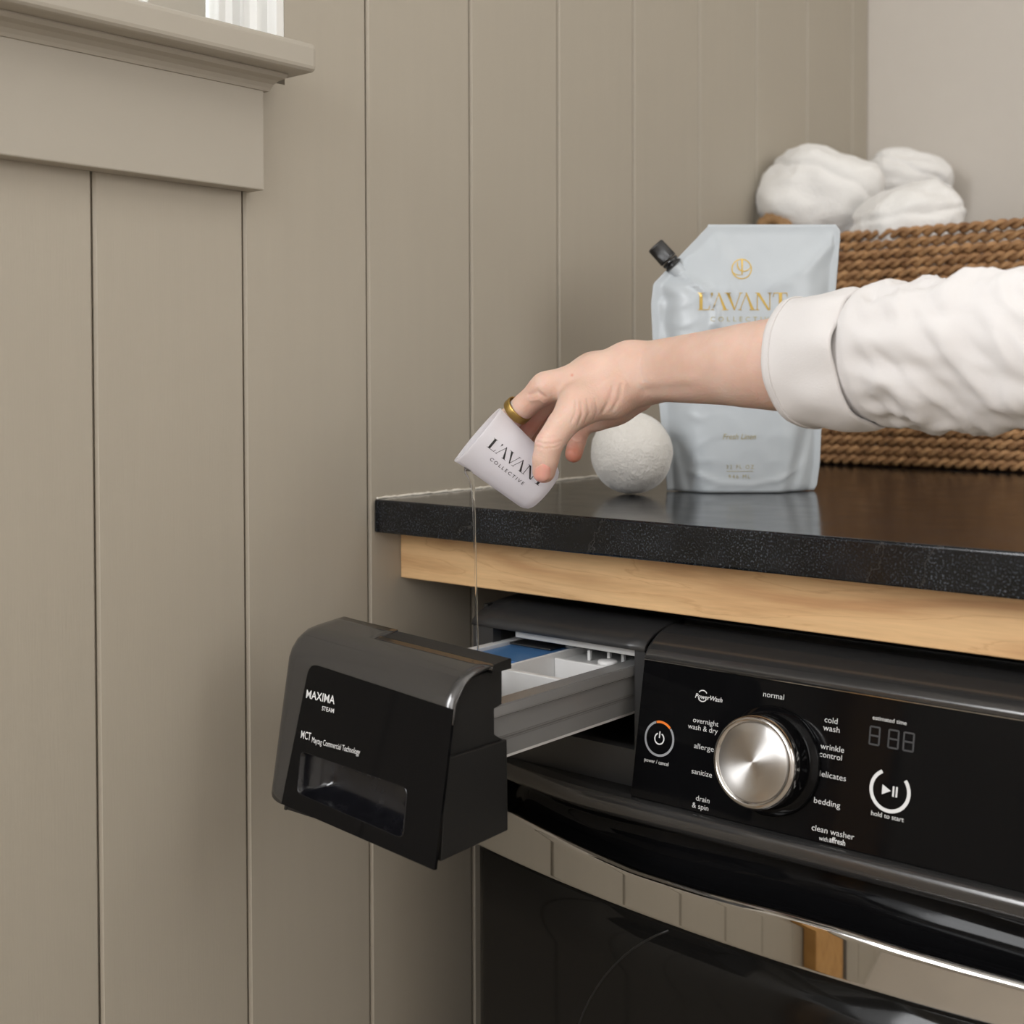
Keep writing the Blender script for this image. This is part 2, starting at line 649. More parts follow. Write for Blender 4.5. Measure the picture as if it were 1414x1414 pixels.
def serif_lavant():
    """L'AVANT in high-contrast display capitals without crossbars; height 1; returns V,F with width in em"""
    V, F = [], []

    def poly(pts):
        i0 = len(V)
        V.extend(pts)
        F.append(tuple(range(i0, i0 + len(pts))))

    def rect(x0, y0, x1, y1):
        poly([(x0, y0), (x1, y0), (x1, y1), (x0, y1)])
    th, tk, sf = 0.045, 0.17, 0.035
    x = 0.0
    # L
    rect(x + 0.05, 0, x + 0.05 + tk, 1)
    rect(x - 0.03, 0, x + 0.05, sf)
    rect(x - 0.03, 1 - sf, x + 0.30, 1)
    rect(x + 0.20, 0, x + 0.56, th)
    poly([(x + 0.52, 0), (x + 0.56, 0), (x + 0.60, 0.24), (x + 0.565, 0.24)])
    x += 0.66
    # apostrophe
    poly([(x, 1.0), (x + 0.10, 1.0), (x + 0.09, 0.86), (x + 0.02, 0.74), (x + 0.0, 0.745), (x + 0.04, 0.86), (x - 0.01, 0.90)])
    x += 0.03

    def lam(x):
        poly([(x + 0.02, 0), (x + 0.055, 0), (x + 0.37, 0.86), (x + 0.35, 0.92)])
        poly([(x + 0.33, 1.0), (x + 0.40, 1.0), (x + 0.80, 0), (x + 0.63, 0)])
        rect(x - 0.05, 0, x + 0.14, sf)
        rect(x + 0.54, 0, x + 0.88, sf)
        return x + 0.74

    def vee(x):
        poly([(x + 0.02, 1), (x + 0.19, 1), (x + 0.50, 0.0), (x + 0.43, 0.0)])
        poly([(x + 0.46, 0.10), (x + 0.48, 0.04), (x + 0.80, 1), (x + 0.765, 1)])
        rect(x - 0.06, 1 - sf, x + 0.28, 1)
        rect(x + 0.69, 1 - sf, x + 0.88, 1)
        return x + 0.70
    x = lam(x)
    x = vee(x)
    x = lam(x) + 0.16
    # N
    rect(x + 0.03, 0, x + 0.03 + th, 1)
    poly([(x + 0.0, 1), (x + 0.16, 1), (x + 0.72, 0), (x + 0.60, 0)])
    rect(x + 0.685, 0, x + 0.685 + th, 1)
    rect(x - 0.06, 0, x + 0.15, sf)
    rect(x - 0.06, 1 - sf, x + 0.14, 1)
    rect(x + 0.60, 1 - sf, x + 0.81, 1)
    x += 0.90
    # T
    rect(x + 0.28, 0, x + 0.28 + tk, 1)
    rect(x + 0.18, 0, x + 0.53, sf)
    rect(x, 1 - th, x + 0.71, 1)
    poly([(x, 1), (x + 0.04, 1), (x + 0.0, 0.76), (x - 0.03, 0.76)])
    poly([(x + 0.67, 1), (x + 0.71, 1), (x + 0.74, 0.76), (x + 0.71, 0.76)])
    x += 0.72
    V2 = np.array(V)
    V2[:, 0] += 0.05
    return V2, F, x + 0.05


def subdivided(V, F, maxlen):
    """triangulate and split long edges so a print can follow a curved surface"""
    bm = bmesh.new()
    vs = [bm.verts.new((v[0], v[1], 0)) for v in V]
    for f in F:
        try:
            bm.faces.new([vs[i] for i in f])
        except ValueError:
            pass
    bmesh.ops.triangulate(bm, faces=bm.faces[:])
    for _ in range(4):
        es = [e for e in bm.edges if e.calc_length() > maxlen]
        if not es:
            break
        bmesh.ops.subdivide_edges(bm, edges=es, cuts=1)
        bmesh.ops.triangulate(bm, faces=[f for f in bm.faces if len(f.verts) > 3])
    bm.verts.index_update()
    out = [(v.co.x, v.co.y) for v in bm.verts], [tuple(v.index for v in f.verts) for f in bm.faces]
    bm.free()
    return out

# ================================================================== THE ROOM
Z0, Z1 = -0.95, 1.50               # floor, ceiling
YB, YF = 1.0687, -2.60             # back wall, front wall
XR = 2.60
WIN_Y0, WIN_Y1, WIN_Z0, WIN_Z1 = -0.84, -0.105, 0.385, 1.28
BW, G0 = 0.1456, -0.1512
W2_Y0, W2_Y1, W2_Z0, W2_Z1 = G0 - 15 * BW, G0 - 5 * BW, 0.16, 1.24


def boxes_mesh(name, boxes, mat, parent=None):
    bm = bmesh.new()
    for a, b in boxes:
        r = bmesh.ops.create_cube(bm, size=1)
        for v in r['verts']:
            v.co = Vector([(a[i] + b[i]) / 2 + v.co[i] * (b[i] - a[i]) for i in range(3)])
    return from_bm(name, bm, mat, parent)


wall_left = struct(boxes_mesh('wall_left', [
    ((-0.16, YF, Z0), (-0.0135, W2_Y0, Z1)), ((-0.16, W2_Y1, Z0), (-0.0135, WIN_Y0, Z1)), ((-0.16, W2_Y0, Z0), (-0.0135, W2_Y1, W2_Z0)), ((-0.16, W2_Y0, W2_Z1), (-0.0135, W2_Y1, Z1)), ((-0.16, WIN_Y1 + 0.001, Z0), (-0.0135, YB, Z1)),
    ((-0.16, WIN_Y0, Z0), (-0.0135, WIN_Y1 + 0.001, WIN_Z0 - 0.012)), ((-0.16, WIN_Y0, WIN_Z1), (-0.0135, WIN_Y1 + 0.001, Z1))], MAT['backing']))
CH, GAP = 0.0022, 0.0008


def board_profile(ya, yb):
    return [(-0.0133, ya), (-CH, ya), (0, ya + CH), (0, yb - CH), (-CH, yb), (-0.0133, yb)]


def board_piece(bm, prof, z0, z1):
    a = [bm.verts.new((x, y, z0)) for x, y in prof]
    b = [bm.verts.new((x, y, z1)) for x, y in prof]
    n = len(prof)
    bm.faces.new(a)
    bm.faces.new(b[::-1])
    for i in range(n):
        j = (i + 1) % n
        bm.faces.new((a[i], a[j], b[j], b[i]))


for k in range(-17, 9):
    ya, yb = G0 + BW * k + GAP, G0 + BW * (k + 1) - GAP
    ya, yb = max(ya, YF), min(yb, YB - 0.001)
    if yb - ya < 0.005:
        continue
    bm = bmesh.new()
    full = board_profile(ya, yb)
    if ya > W2_Y0 - 0.002 and yb < W2_Y1 + 0.002:
        board_piece(bm, full, Z0 + 0.001, W2_Z0)
        board_piece(bm, full, W2_Z1, Z1 - 0.001)
    elif yb < WIN_Y0 or ya > WIN_Y1:
        board_piece(bm, full, Z0 + 0.001, Z1 - 0.001)
    else:
        board_piece(bm, full, Z0 + 0.001, WIN_Z0 - 0.012)
        board_piece(bm, full, WIN_Z1, Z1 - 0.001)
        if yb > WIN_Y1:
            board_piece(bm, [(-0.0133, WIN_Y1), (0, WIN_Y1), (0, yb - CH), (-CH, yb), (-0.0133, yb)], WIN_Z0 - 0.012, WIN_Z1)
        if ya < WIN_Y0:
            board_piece(bm, [(-0.0133, ya), (-CH, ya), (0, ya + CH), (0, WIN_Y0), (-0.0133, WIN_Y0)], WIN_Z0 - 0.012, WIN_Z1)
    from_bm('board', bm, MAT['board'], wall_left)

struct(box('wall_back', (-0.16, YB, Z0), (XR, YB + 0.1, Z1), MAT['plaster']))
struct(box('wall_right', (XR, YF, Z0), (XR + 0.1, YB, Z1), MAT['plaster']))
struct(box('wall_front', (-0.16, YF - 0.1, Z0), (XR, YF, Z1), MAT['plaster']))
struct(box('floor', (-0.16, YF, Z0 - 0.1), (XR, YB, Z0), MAT['floor']))
struct(box('ceiling', (-0.16, YF, Z1), (XR, YB, Z1 + 0.1), MAT['ceiling']))

# ---- window in the left wall: stool, bed moulding, apron, jambs, sash, glass
win = struct(empty('window_1', (0.0, -0.47, WIN_Z0)))
b = part_of(box('window_stool', (-0.125, WIN_Y0 - 0.05, 0.372), (0.060, -0.1195, 0.3965), MAT['trim'], None, 0.005, 3), win)
prof = [(0.0003, 0.3585), (0.021, 0.3585), (0.0225, 0.361), (0.025, 0.364), (0.030, 0.3665), (0.037, 0.368), (0.0395, 0.3705), (0.0395, 0.3718), (0.0003, 0.3718)]
bm = bmesh.new()
for ends in [1]:
    va = [bm.verts.new((x, -0.1445 + x * 0.25, z)) for x, z in prof]
    vb = [bm.verts.new((x, WIN_Y0 - 0.03, z)) for x, z in prof]
    bm.faces.new(va)
    bm.faces.new(vb[::-1])
    for i in range(len(prof)):
        j = (i + 1) % len(prof)
        bm.faces.new((va[i], va[j], vb[j], vb[i]))
part_of(from_bm('bed_moulding', bm, MAT['trim']), win)
part_of(box('apron', (0.0003, WIN_Y0 - 0.03, 0.2745), (0.0195, -0.1445, 0.3595), MAT['trim'], None, 0.0012, 2), win)
# right jamb liner with track ridges (x, y) profile
ridges = [(0.0, 0.0), (-0.010, 0.0), (-0.012, 0.007), (-0.021, 0.007), (-0.023, -0.003), (-0.030, -0.0055), (-0.038, -0.0055), (-0.044, -0.002), (-0.046, 0.006), (-0.058, 0.006), (-0.060, -0.001), (-0.066, -0.004), (-0.076, -0.004), (-0.081, 0.0), (-0.083, 0.004), (-0.125, 0.004)]
bm = bmesh.new()
jp = [(x - 0.0003, WIN_Y1 - 0.0085 + dy) for x, dy in ridges]
jp += [(-0.1253, WIN_Y1 - 0.0005), (-0.0003, WIN_Y1 - 0.0005)]
board_piece(bm, jp, WIN_Z0 + 0.012, WIN_Z1)
part_of(from_bm('jamb', bm, MAT['vinyl']), win)
part_of(box('jamb', (-0.125, WIN_Y0 + 0.0005, WIN_Z0 + 0.012), (-0.0003, WIN_Y0 + 0.012, WIN_Z1), MAT['vinyl']), win)
part_of(box('window_head', (-0.125, WIN_Y0 + 0.012, WIN_Z1 - 0.014), (-0.0003, WIN_Y1 - 0.018, WIN_Z1 - 0.0005), MAT['vinyl']), win)
sy0, sy1 = WIN_Y0 + 0.0125, WIN_Y1 - 0.0155
part_of(box('sash_stile', (-0.122, sy1 - 0.062, WIN_Z0 + 0.013), (-0.090, sy1, WIN_Z1 - 0.015), MAT['trim'], None, 0.002), win)
part_of(box('sash_stile', (-0.122, sy0, WIN_Z0 + 0.013), (-0.090, sy0 + 0.06, WIN_Z1 - 0.015), MAT['trim'], None, 0.002), win)
part_of(box('sash_rail', (-0.122, sy0 + 0.06, WIN_Z1 - 0.075), (-0.090, sy1 - 0.062, WIN_Z1 - 0.015), MAT['trim'], None, 0.002), win)
part_of(box('sash_rail', (-0.122, sy0 + 0.06, WIN_Z0 + 0.013), (-0.090, sy1 - 0.062, WIN_Z0 + 0.050), MAT['trim'], None, 0.002), win)
part_of(box('pane', (-0.108, sy0 + 0.058, WIN_Z0 + 0.048), (-0.104, sy1 - 0.060, WIN_Z1 - 0.073), MAT['pane']), win)

win2 = struct(empty('window_2', (0.0, -1.61, W2_Z0)))
part_of(box('pane', (-0.020, W2_Y0, W2_Z0), (-0.016, W2_Y1, W2_Z1), MAT['pane']), win2)
for a_, b_ in (((-0.030, W2_Y0, W2_Z0), (-0.004, W2_Y0 + 0.03, W2_Z1)), ((-0.030, W2_Y1 - 0.03, W2_Z0), (-0.004, W2_Y1, W2_Z1)), ((-0.030, W2_Y0 + 0.03, W2_Z0), (-0.004, W2_Y1 - 0.03, W2_Z0 + 0.03)), ((-0.030, W2_Y0 + 0.03, W2_Z1 - 0.03), (-0.004, W2_Y1 - 0.03, W2_Z1))):
    part_of(box('sash_frame', a_, b_, MAT['vinyl'], None, 0.002), win2)

# added unseen wood panel on the left wall, gives the chrome its orange reflection
dr = struct(empty('reflection_panel', (0.03, -1.03, Z0)))
part_of(box('panel_board', (0.004, -1.10, Z0 + 0.004), (0.040, -0.93, 0.10), MAT['wood2'], None, 0.002), dr)
part_of(box('dark_gap_strip', (0.004, -1.135, Z0 + 0.004), (0.036, -1.1005, 0.10), MAT['blackp']), dr)  # black strip standing in for the shaded gap beside the reflected wood

# ================================================================== COUNTER
slab = box('countertop', (0.0006, 0.0, -0.0315), (1.75, YB - 0.001, 0.0), MAT['stone'], None, 0.0022, 3)
tag(slab, 'black soapstone worktop slab with eased front edge above the washer', 'countertop')
rail = box('wood_rail', (0.0006, 0.0353, -0.0784), (1.75, 0.0563, -0.0318), MAT['wood'], None, 0.0008, 1)
tag(rail, 'maple support rail running under the front of the black worktop', 'rail')
pts, rr = [], []
y = 0.004
while y < YB - 0.01:
    pts.append((0.0006 + random.uniform(0, 0.0007), y, 0.0003 + random.uniform(0, 0.0008)))
    rr.append(random.uniform(0.0008, 0.0016))
    y += random.uniform(0.002, 0.006)
struct(tube('trim_1', pts, rr, MAT['caulk'], None, 8))

# ================================================================== WASHING MACHINE
WX0, WX1 = 0.104, 0.800
wash = empty('washing_machine', ((WX0 + WX1) / 2, 0.35, Z0))
tag(wash, 'black front-load washing machine under the worktop with its detergent drawer pulled open', 'washing machine')


def wp(o):
    return part_of(o, wash)


def yc(x):
    return -0.0248 + 0.352 * (x - 0.46) ** 2


cab = wp(boxes_mesh('cabinet', [
    ((WX0, 0.040, Z0 + 0.02), (WX0 + 0.005, 0.75, -0.0935)), ((WX1 - 0.005, 0.040, Z0 + 0.02), (WX1, 0.75, -0.0935)),
    ((WX0, 0.083, -0.0945), (WX1, 0.75, -0.0905)), ((WX0, 0.745, Z0 + 0.02), (WX1, 0.75, -0.0935)), ((WX0, 0.045, Z0 + 0.02), (WX1, 0.75, Z0 + 0.05))], MAT['blackp']))

# control panel: flat slanting gloss face, satin curved cap above
FB, FT = Vector((0, 0.001, -0.2240)), Vector((0, 0.0208, -0.1157))
FUP = (FT - FB).normalized()
FN = Vector((0, -FUP.z, FUP.y))
CX0, CX1 = 0.2955, 0.792


def face(px, py, off=0.0):
    return on_plane(px, py, FB + FN * off, FN)


cap_prof = [(0.0208, -0.1157), (0.0228, -0.1110), (0.0262, -0.1070), (0.0324, -0.1026), (0.0400, -0.0985), (0.0485, -0.0952), (0.0600, -0.0930), (0.0818, -0.0915)]
cpf = [(FB.y, FB.z), (FT.y, FT.z), (0.095, -0.1157), (0.095, -0.224)]
panel = wp(prism_x('control_panel', cpf, CX0, CX1, MAT['gloss'], None, 0.0008, 2))
pr = [(y - 0.0008, z + 0.0006) for y, z in cap_prof]
capp = pr + [(0.0818, -0.0945), (0.05, -0.1135), (0.0235, -0.1150)]
P = []
rim = []
for x in [CX0 - 0.0003, CX0 + 0.0006] + list(np.linspace(CX0 + 0.002, CX1, 12)):
    ins = 0.0012 if x < CX0 else 0
    P.append([Vector((x, y + ins * 0.5, z - ins)) for y, z in capp])
wp(grid('panel_cap', P, MAT['shell'], None, True, closed_v=True, caps=True))
# thin bright line between cap and face
wp(box('trim_line', (CX0, FT.y - 0.0006, -0.1158), (CX1, FT.y + 0.002, -0.1152), MAT['chrome2']))

# recessed housing left of the panel where the drawer slides in
OX0, OX1, OZ0, OZ1 = 0.130, 0.2845, -0.193, -0.1105
P = []
hp = [(0.0235, OZ1), (0.0245, -0.107), (0.0285, -0.1035), (0.036, -0.1000), (0.048, -0.0965), (0.062, -0.0945), (0.0825, -0.0930)]
for x in np.linspace(WX0 + 0.002, CX0 - 0.0006, 10):
    e = 0.0
    P.append([Vector((x, y + e, z)) for y, z in hp])
hs = wp(solid(grid('drawer_housing', P, MAT['recess'], None, True), 0.003, -1))
wp(boxes_mesh('housing_frame', [
    ((WX0 + 0.002, 0.0228, -0.224), (OX0, 0.034, OZ1 + 0.0005)), ((OX1, 0.0228, -0.224), (CX0 - 0.0008, 0.034, OZ1 + 0.0005)),
    ((OX0, 0.0228, -0.224), (OX1, 0.034, OZ0))], MAT['recess']))
wp(boxes_mesh('housing_tunnel', [
    ((OX0 - 0.004, 0.034, -0.20), (OX0 - 0.001, 0.32, -0.10)), ((OX1 + 0.001, 0.034, -0.20), (OX1 + 0.004, 0.32, -0.10)),
    ((OX0 - 0.004, 0.034, -0.203), (OX1 + 0.004, 0.32, -0.200)), ((OX0 - 0.004, 0.084, -0.103), (OX1 + 0.004, 0.32, -0.100)), ((OX0 - 0.004, 0.32, -0.203), (OX1 + 0.004, 0.323, -0.10))], MAT['blackp']))
wp(box('drawer_guide', (0.150, 0.0300, -0.1172), (OX1 - 0.001, 0.042, -0.1108), MAT['graypl'], None, 0.0008))
wp(box('housing_post', (OX0 + 0.010, 0.060, -0.122), (OX0 + 0.022, 0.075, -0.106), MAT['graypl'], None, 0.001))

# lower lip of the fascia, the black hand trough below it, chrome band and dark door
xs = list(np.linspace(WX0, 0.30, 16)) + list(np.linspace(0.32, WX1, 20))


def ylip(x):
    return -0.0035 + 1.1 * max(0.0, 0.285 - x) ** 2


lipp = [(0.030, -0.2238), (0.0005, -0.2242), (-0.0030, -0.2250), (-0.0052, -0.2275), (-0.0056, -0.2335), (-0.0035, -0.2395), (0.004, -0.2440), (0.022, -0.2470), (0.030, -0.2470)]
P = [[Vector((x, ylip(x) + dy, z)) for dy, z in lipp] for x in xs]
wp(grid('fascia_lip', P, MAT['shell'], None, True, closed_v=True, caps=True))
zt_x = [0.104, 0.125, 0.1603, 0.242, 0.3119, 0.3799, 0.4477, 0.4933, 0.5339, 0.62, 0.70, 0.80]
zt_z = [-0.300, -0.285, -0.2645, -0.2700, -0.2740, -0.2730, -0.2700, -0.2700, -0.2720, -0.2745, -0.271, -0.262]


def ztop(x):
    return interp(x, zt_x, zt_z)


xs2 = list(np.linspace(WX0 + 0.001, 0.30, 26)) + list(np.linspace(0.308, WX1, 44))
P = []
for x in xs2:
    y, z = yc(x) - 0.004, ztop(x)
    P.append([Vector((x, ylip(x) + 0.020, -0.2465)), Vector((x, ylip(x) + 0.026, -0.252)), Vector((x, y + 0.030, z + 0.002)), Vector((x, y + 0.020, z - 0.003)), Vector((x, y + 0.009, z - 0.001)), Vector((x, y + 0.004, z - 0.004))])
wp(grid('hand_trough', P, MAT['gloss'], None, True))
P = []
for x in xs2:
    y, z = yc(x) - 0.004, ztop(x)
    zb = -0.3068
    P.append([Vector((x, y + 0.010, z - 0.0035)), Vector((x, y + 0.007, z - 0.0008)), Vector((x, y + 0.004, z)), Vector((x, y + 0.0015, z - 0.0012)), Vector((x, y + 0.0003, z - 0.0030)), Vector((x, y, z - 0.0042)), Vector((x, y, z - 0.0060)),
              Vector((x, y, lerp(z - 0.0045, zb, 0.35))), Vector((x, y, lerp(z - 0.0045, zb, 0.7))), Vector((x, y, zb + 0.0030)), Vector((x, y, zb + 0.0014)), Vector((x, y + 0.0005, zb + 0.0004)), Vector((x, y + 0.002, zb)), Vector((x, y + 0.010, zb))])
wp(grid('chrome_band', P, MAT['chrome'], None, True))
P = []
for x in xs2:
    e = 0.03 * max(0, (0.122 - x) / 0.02) ** 2
    P.append([Vector((x, yc(x) + e - 0.0008, z)) for z in [-0.3075, -0.36, -0.45, -0.55, -0.65, -0.75, -0.85, Z0 + 0.06]])
door = wp(solid(grid('door', P, MAT['doorglass'], None, True), 0.004, -1))
# round window ring standing a little proud of the door
ring_pts = []
for i in range(97):
    a = 2 * math.pi * i / 96
    x, z = 0.46 + 0.2266 * math.cos(a), -0.5087 + 0.2266 * math.sin(a)
    if z < -0.309:
        ring_pts.append((x, yc(x) - 0.0006, z))
top = [i for i, p in enumerate(ring_pts) if p[2] > -0.33]
# start the open ring at its right end so the pipe does not cross the band
start = max(range(len(ring_pts) - 1), key=lambda i: (Vector(ring_pts[i + 1]) - Vector(ring_pts[i])).length)
ring_pts = ring_pts[start + 1:] + ring_pts[:start + 1]
wp(tube('door_ring', ring_pts, 0.0009, MAT['blackp'], None, 8))
ring_pts = [(0.46 + 0.172 * math.cos(a), yc(0.46 + 0.172 * math.cos(a)) - 0.0002, -0.5087 + 0.172 * math.sin(a)) for a in np.linspace(0, 2 * math.pi, 97)]
wp(tube('door_ring', ring_pts, 0.0006, MAT['gloss'], None, 8))


# ---- knob (axis along the panel normal)
def local_axis(o, origin, z):
    """place a mesh built around local +Z"""
    u, v, d = frame_of(z)
    o.matrix_world = Matrix.Translation(origin) @ Matrix((u, v, d)).transposed().to_4x4()
    return o


kc = face(1038.5, 1052.5, 0.030) - FN * 0.030
ZZ = (0, 0, 1)


def kpart(name, prof, mat):
    o = lathe(name, (0, 0, 0), ZZ, prof, mat, None, 96)
    u, v, d = frame_of(FN)
    o.parent = wash
    o.matrix_parent_inverse = Matrix.Translation(-wash.location)
    o.matrix_basis = Matrix.Translation(kc) @ Matrix((u, v, d)).transposed().to_4x4()
    return o


kpart('knob_skirt', [(0.0003, 0.0405), (0.003, 0.0405), (0.0045, 0.0395), (0.006, 0.037), (0.0075, 0.0358), (0.0075, 0.02)], MAT['gloss'])
kpart('knob_body', [(0.006, 0.0352), (0.012, 0.0350), (0.0205, 0.0344), (0.0215, 0.0338), (0.0215, 0.01)], MAT['gloss'])
kpart('knob_bezel', [(0.0212, 0.0343), (0.0225, 0.0346), (0.0270, 0.0341), (0.0295, 0.0330), (0.0305, 0.0315), (0.0302, 0.0300), (0.0292, 0.0291), (0.0288, 0.0285), (0.0288, 0.01)], MAT['chrome2'])
kpart('knob_cap', [(0.0285, 0.0286), (0.0296, 0.0284), (0.02985, 0.0278), (0.0299, 0.020), (0.0299, 0.010), (0.0299, 0.0002)], MAT['knob'])

# ---- lettering on the panel
def plane_print(name, V, F, P0, xd, yd, sx, sy, mat, parent_root, n, off=0.00025):
    pts = [P0 + xd * (v[0] * sx) + yd * (v[1] * sy) + n * off for v in V]
    me = bpy.data.meshes.new(name)
    me.from_pydata([tuple(p) for p in pts], [], F)
    o = link(name, me, mat)
    return part_of(o, parent_root)


XD = Vector((1, 0, 0))


def panel_text(s, pl, pr, em=0.0058, bold=-0.004, name='panel_lettering', mat=None, shear=0.0, spacing=1.0):
    V, F, nat = text_shape(s, spacing, bold, shear)
    A, B = face(*pl), face(*pr)
    A = A.copy()
    mid = (A + B) / 2
    wdt = B.x - A.x
    # baseline straight along x through the midpoint
    s0 = (mid - FB).dot(FUP)
    P0 = Vector((A.x, 0, 0)) + Vector((0, FB.y, FB.z)) + FUP * s0
    return plane_print(name, V, F, P0, XD, FUP, wdt, em, mat or MAT['print'], wash, FN)


for s, pl, pr, em in [
    ('normal', (1054, 961.5), (1082.5, 966.5), 0.0060), ('overnight', (957, 997.5), (992, 1003), 0.0058), ('wash & dry', (950, 1006), (991, 1013), 0.0058),
    ('allergens', (958.4, 1033), (995, 1040), 0.0058), ('sanitize', (955, 1068), (983, 1073.5), 0.0058), ('drain', (961, 1105), (979.6, 1109.5), 0.0058),
    ('& spin', (955.7, 1114.5), (978, 1120), 0.0058), ('cold', (1138.6, 997), (1156.4, 1000), 0.0060), ('wash', (1136.6, 1008), (1159.4, 1012), 0.0060),
    ('wrinkle', (1133, 1033.5), (1165.4, 1039.6), 0.0060), ('control', (1131.7, 1044.5), (1162.4, 1050.5), 0.0060), ('delicates', (1128.7, 1071), (1168, 1079), 0.0060),
    ('bedding', (1124, 1108.5), (1160, 1116), 0.0060), ('clean washer', (1120.8, 1147), (1179.5, 1159), 0.0060)]:
    panel_text(s, pl, pr, em)
panel_text('with', (1131, 1160), (1143.6, 1162.6), 0.0045, 0.0)
panel_text('affresh', (1145, 1163.5), (1167, 1167), 0.0056, 0.014)
panel_text('power / cancel', (889.8, 1051), (923, 1058), 0.0043, 0.0)
panel_text('estimated time', (1205, 993.7), (1252, 1001), 0.0042, 0.0)
panel_text('hold to start', (1203, 1125.5), (1248, 1135), 0.0046, 0.002)
panel_text('PowerWash', (960, 963.5), (997.5, 970), 0.0052, 0.010, shear=0.22)


def panel_strip(name, pts, wd, c, mat):
    V, F = strip2d(pts, wd)
    s0 = (c - FB).dot(FUP)
    P0 = Vector((c.x, FB.y, FB.z)) + FUP * s0
    return plane_print(name, V, F, P0, XD, FUP, 1, 1, mat, wash, FN, 0.0003)


def arc(r, a0, a1, n=40):
    return [(r * math.cos(math.radians(lerp(a0, a1, i / n))), r * math.sin(math.radians(lerp(a0, a1, i / n)))) for i in range(n + 1)]


pw = face(970.5, 961)
panel_strip('panel_lettering', arc(0.0043, 35, 145), 0.0008, pw, MAT['print'])
panel_strip('panel_lettering', arc(0.0043, 215, 325), 0.0008, pw, MAT['print'])
pc = face(910.7, 1020)
MAT['orange'] = simple('orange_print', (0.85, 0.20, 0.015), 0.5)
panel_strip('power_ring', arc(0.0132, 110, 404), 0.0018, pc, MAT['greyprint'])
panel_strip('power_ring_orange', arc(0.0132, 46, 108), 0.0019, pc, MAT['orange'])
panel_strip('power_symbol', arc(0.0043, 115, 425), 0.0011, pc, MAT['print'])
panel_strip('power_symbol', [(0, 0.0006), (0, 0.0058)], 0.0011, pc, MAT['print'])
sc_ = face(1229, 1092)
panel_strip('start_ring', arc(0.0140, 118, 400), 0.0026, sc_, MAT['print'])
panel_strip('start_symbol', [(-0.0058, 0), (0.0006, 0)], [0.0070, 0.0001], sc_, MAT['print'])
panel_strip('start_symbol', [(0.0026, -0.0036), (0.0026, 0.0036)], 0.0013, sc_, MAT['print'])
panel_strip('start_symbol', [(0.0050, -0.0036), (0.0050, 0.0036)], 0.0013, sc_, MAT['print'])
dc = face(1208, 1016)
for i in range(3):
    ox = i * 0.0112 + (0.003 if i else 0)
    h, wd = 0.0062, 0.0036
    for a, b_ in [((-wd, h), (wd, h)), ((-wd, 0), (wd, 0)), ((-wd, -h), (wd, -h)), ((-wd, h), (-wd, 0)), ((-wd, 0), (-wd, -h)), ((wd, h), (wd, 0)), ((wd, 0), (wd, -h))]:
        panel_strip('display_segment', [(a[0] + ox, a[1]), (b_[0] + ox, b_[1])], 0.0012, dc, MAT['dim'])

# ================================================================== DETERGENT DRAWER (a part of the washer; its pieces are its sub-parts)
drawer = empty('detergent_drawer', (0.2, -0.1, -0.15))
part_of(drawer, wash)
drawer['label'] = 'open detergent drawer with black front and white tray'
DR_LOC = Vector((0.2, -0.1, -0.15))


def dp(o):
    o.parent = drawer
    o.matrix_parent_inverse = Matrix.Translation(-DR_LOC)
    return o


DXL, DXR = 0.1005, 0.2880
DB, DT = Vector((0, -0.2202, -0.2224)), Vector((0, -0.2021, -0.1228))
DUP = (DT - DB).normalized()
DN = Vector((0, -DUP.z, DUP.y))


def dface(px, py, off=0.0):
    return on_plane(px, py, DB + DN * off, DN)


def dy_of(z):
    return DB.y + (z - DB.z) / (DT.z - DB.z) * (DT.y - DB.y)


# satin shell: curved top and left flank
def zins(x):                       # lower edge of the curved top (top edge of the gloss insert)
    return interp(x, [0.10, 0.1404, 0.288], [-0.1015, -0.1040, -0.1148])


def crown(x):                      # the top rises slightly to the left
    return lerp(0.0095, 0.0, (x - DXL) / (DXR - DXL))


def roundoff(x):                   # left flank turns back
    r = 0.014
    q = max(0.0, (DXL + r - x) / r)
    return r * 1.6 * (1 - math.sqrt(max(0, 1 - q * q)))


tp = [(-0.1986, -0.1122), (-0.1955, -0.1055), (-0.190, -0.0992), (-0.184, -0.0955), (-0.177, -0.0930), (-0.168, -0.0915), (-0.1594, -0.0906), (-0.148, -0.0895), (-0.139, -0.0888)]


def zbot(x):
    q = max(0.0, (DXL + 0.024 - x) / 0.024)
    return -0.2110 + 0.022 * (1 - math.sqrt(max(0, 1 - q * q)))


cols = sorted(list(DXL + 0.0145 * (1 - np.cos(np.linspace(0, math.pi / 2, 9)))) + [0.119, 0.123, 0.127, 0.1305, 0.134, 0.1375, 0.142, 0.150, 0.158, 0.166, 0.1715, 0.1722] + list(np.linspace(0.18, DXR, 11)))
NB = 16
V, F = [], []
NRW = NB + len(tp)
for x in cols:
    q = max(0.0, (DXL + 0.0145 - x) / 0.0145)
    ro, drop = roundoff(x), 0.004 * (1 - math.sqrt(max(0, 1 - q * q)))
    zi = -0.1135 + crown(x)
    for i in range(NB):
        z = lerp(zbot(x), zi, i / NB)
        V.append(Vector((x, dy_of(z) + ro, z)))
    for i, (y, z) in enumerate(tp):
        y2 = y + ro * (0.6 if y > -0.18 else 1)
        z2 = z + crown(x) - drop
        if i == 0:
            y2 = dy_of(z2) + ro
        if x > 0.172 and y > -0.1585:          # the black notch cuts the back of the top
            y2, z2 = (-0.1588, z2 - 0.0028) if i == len(tp) - 2 else (-0.1586, z2 - 0.0060)
        V.append(Vector((x, y2, z2)))
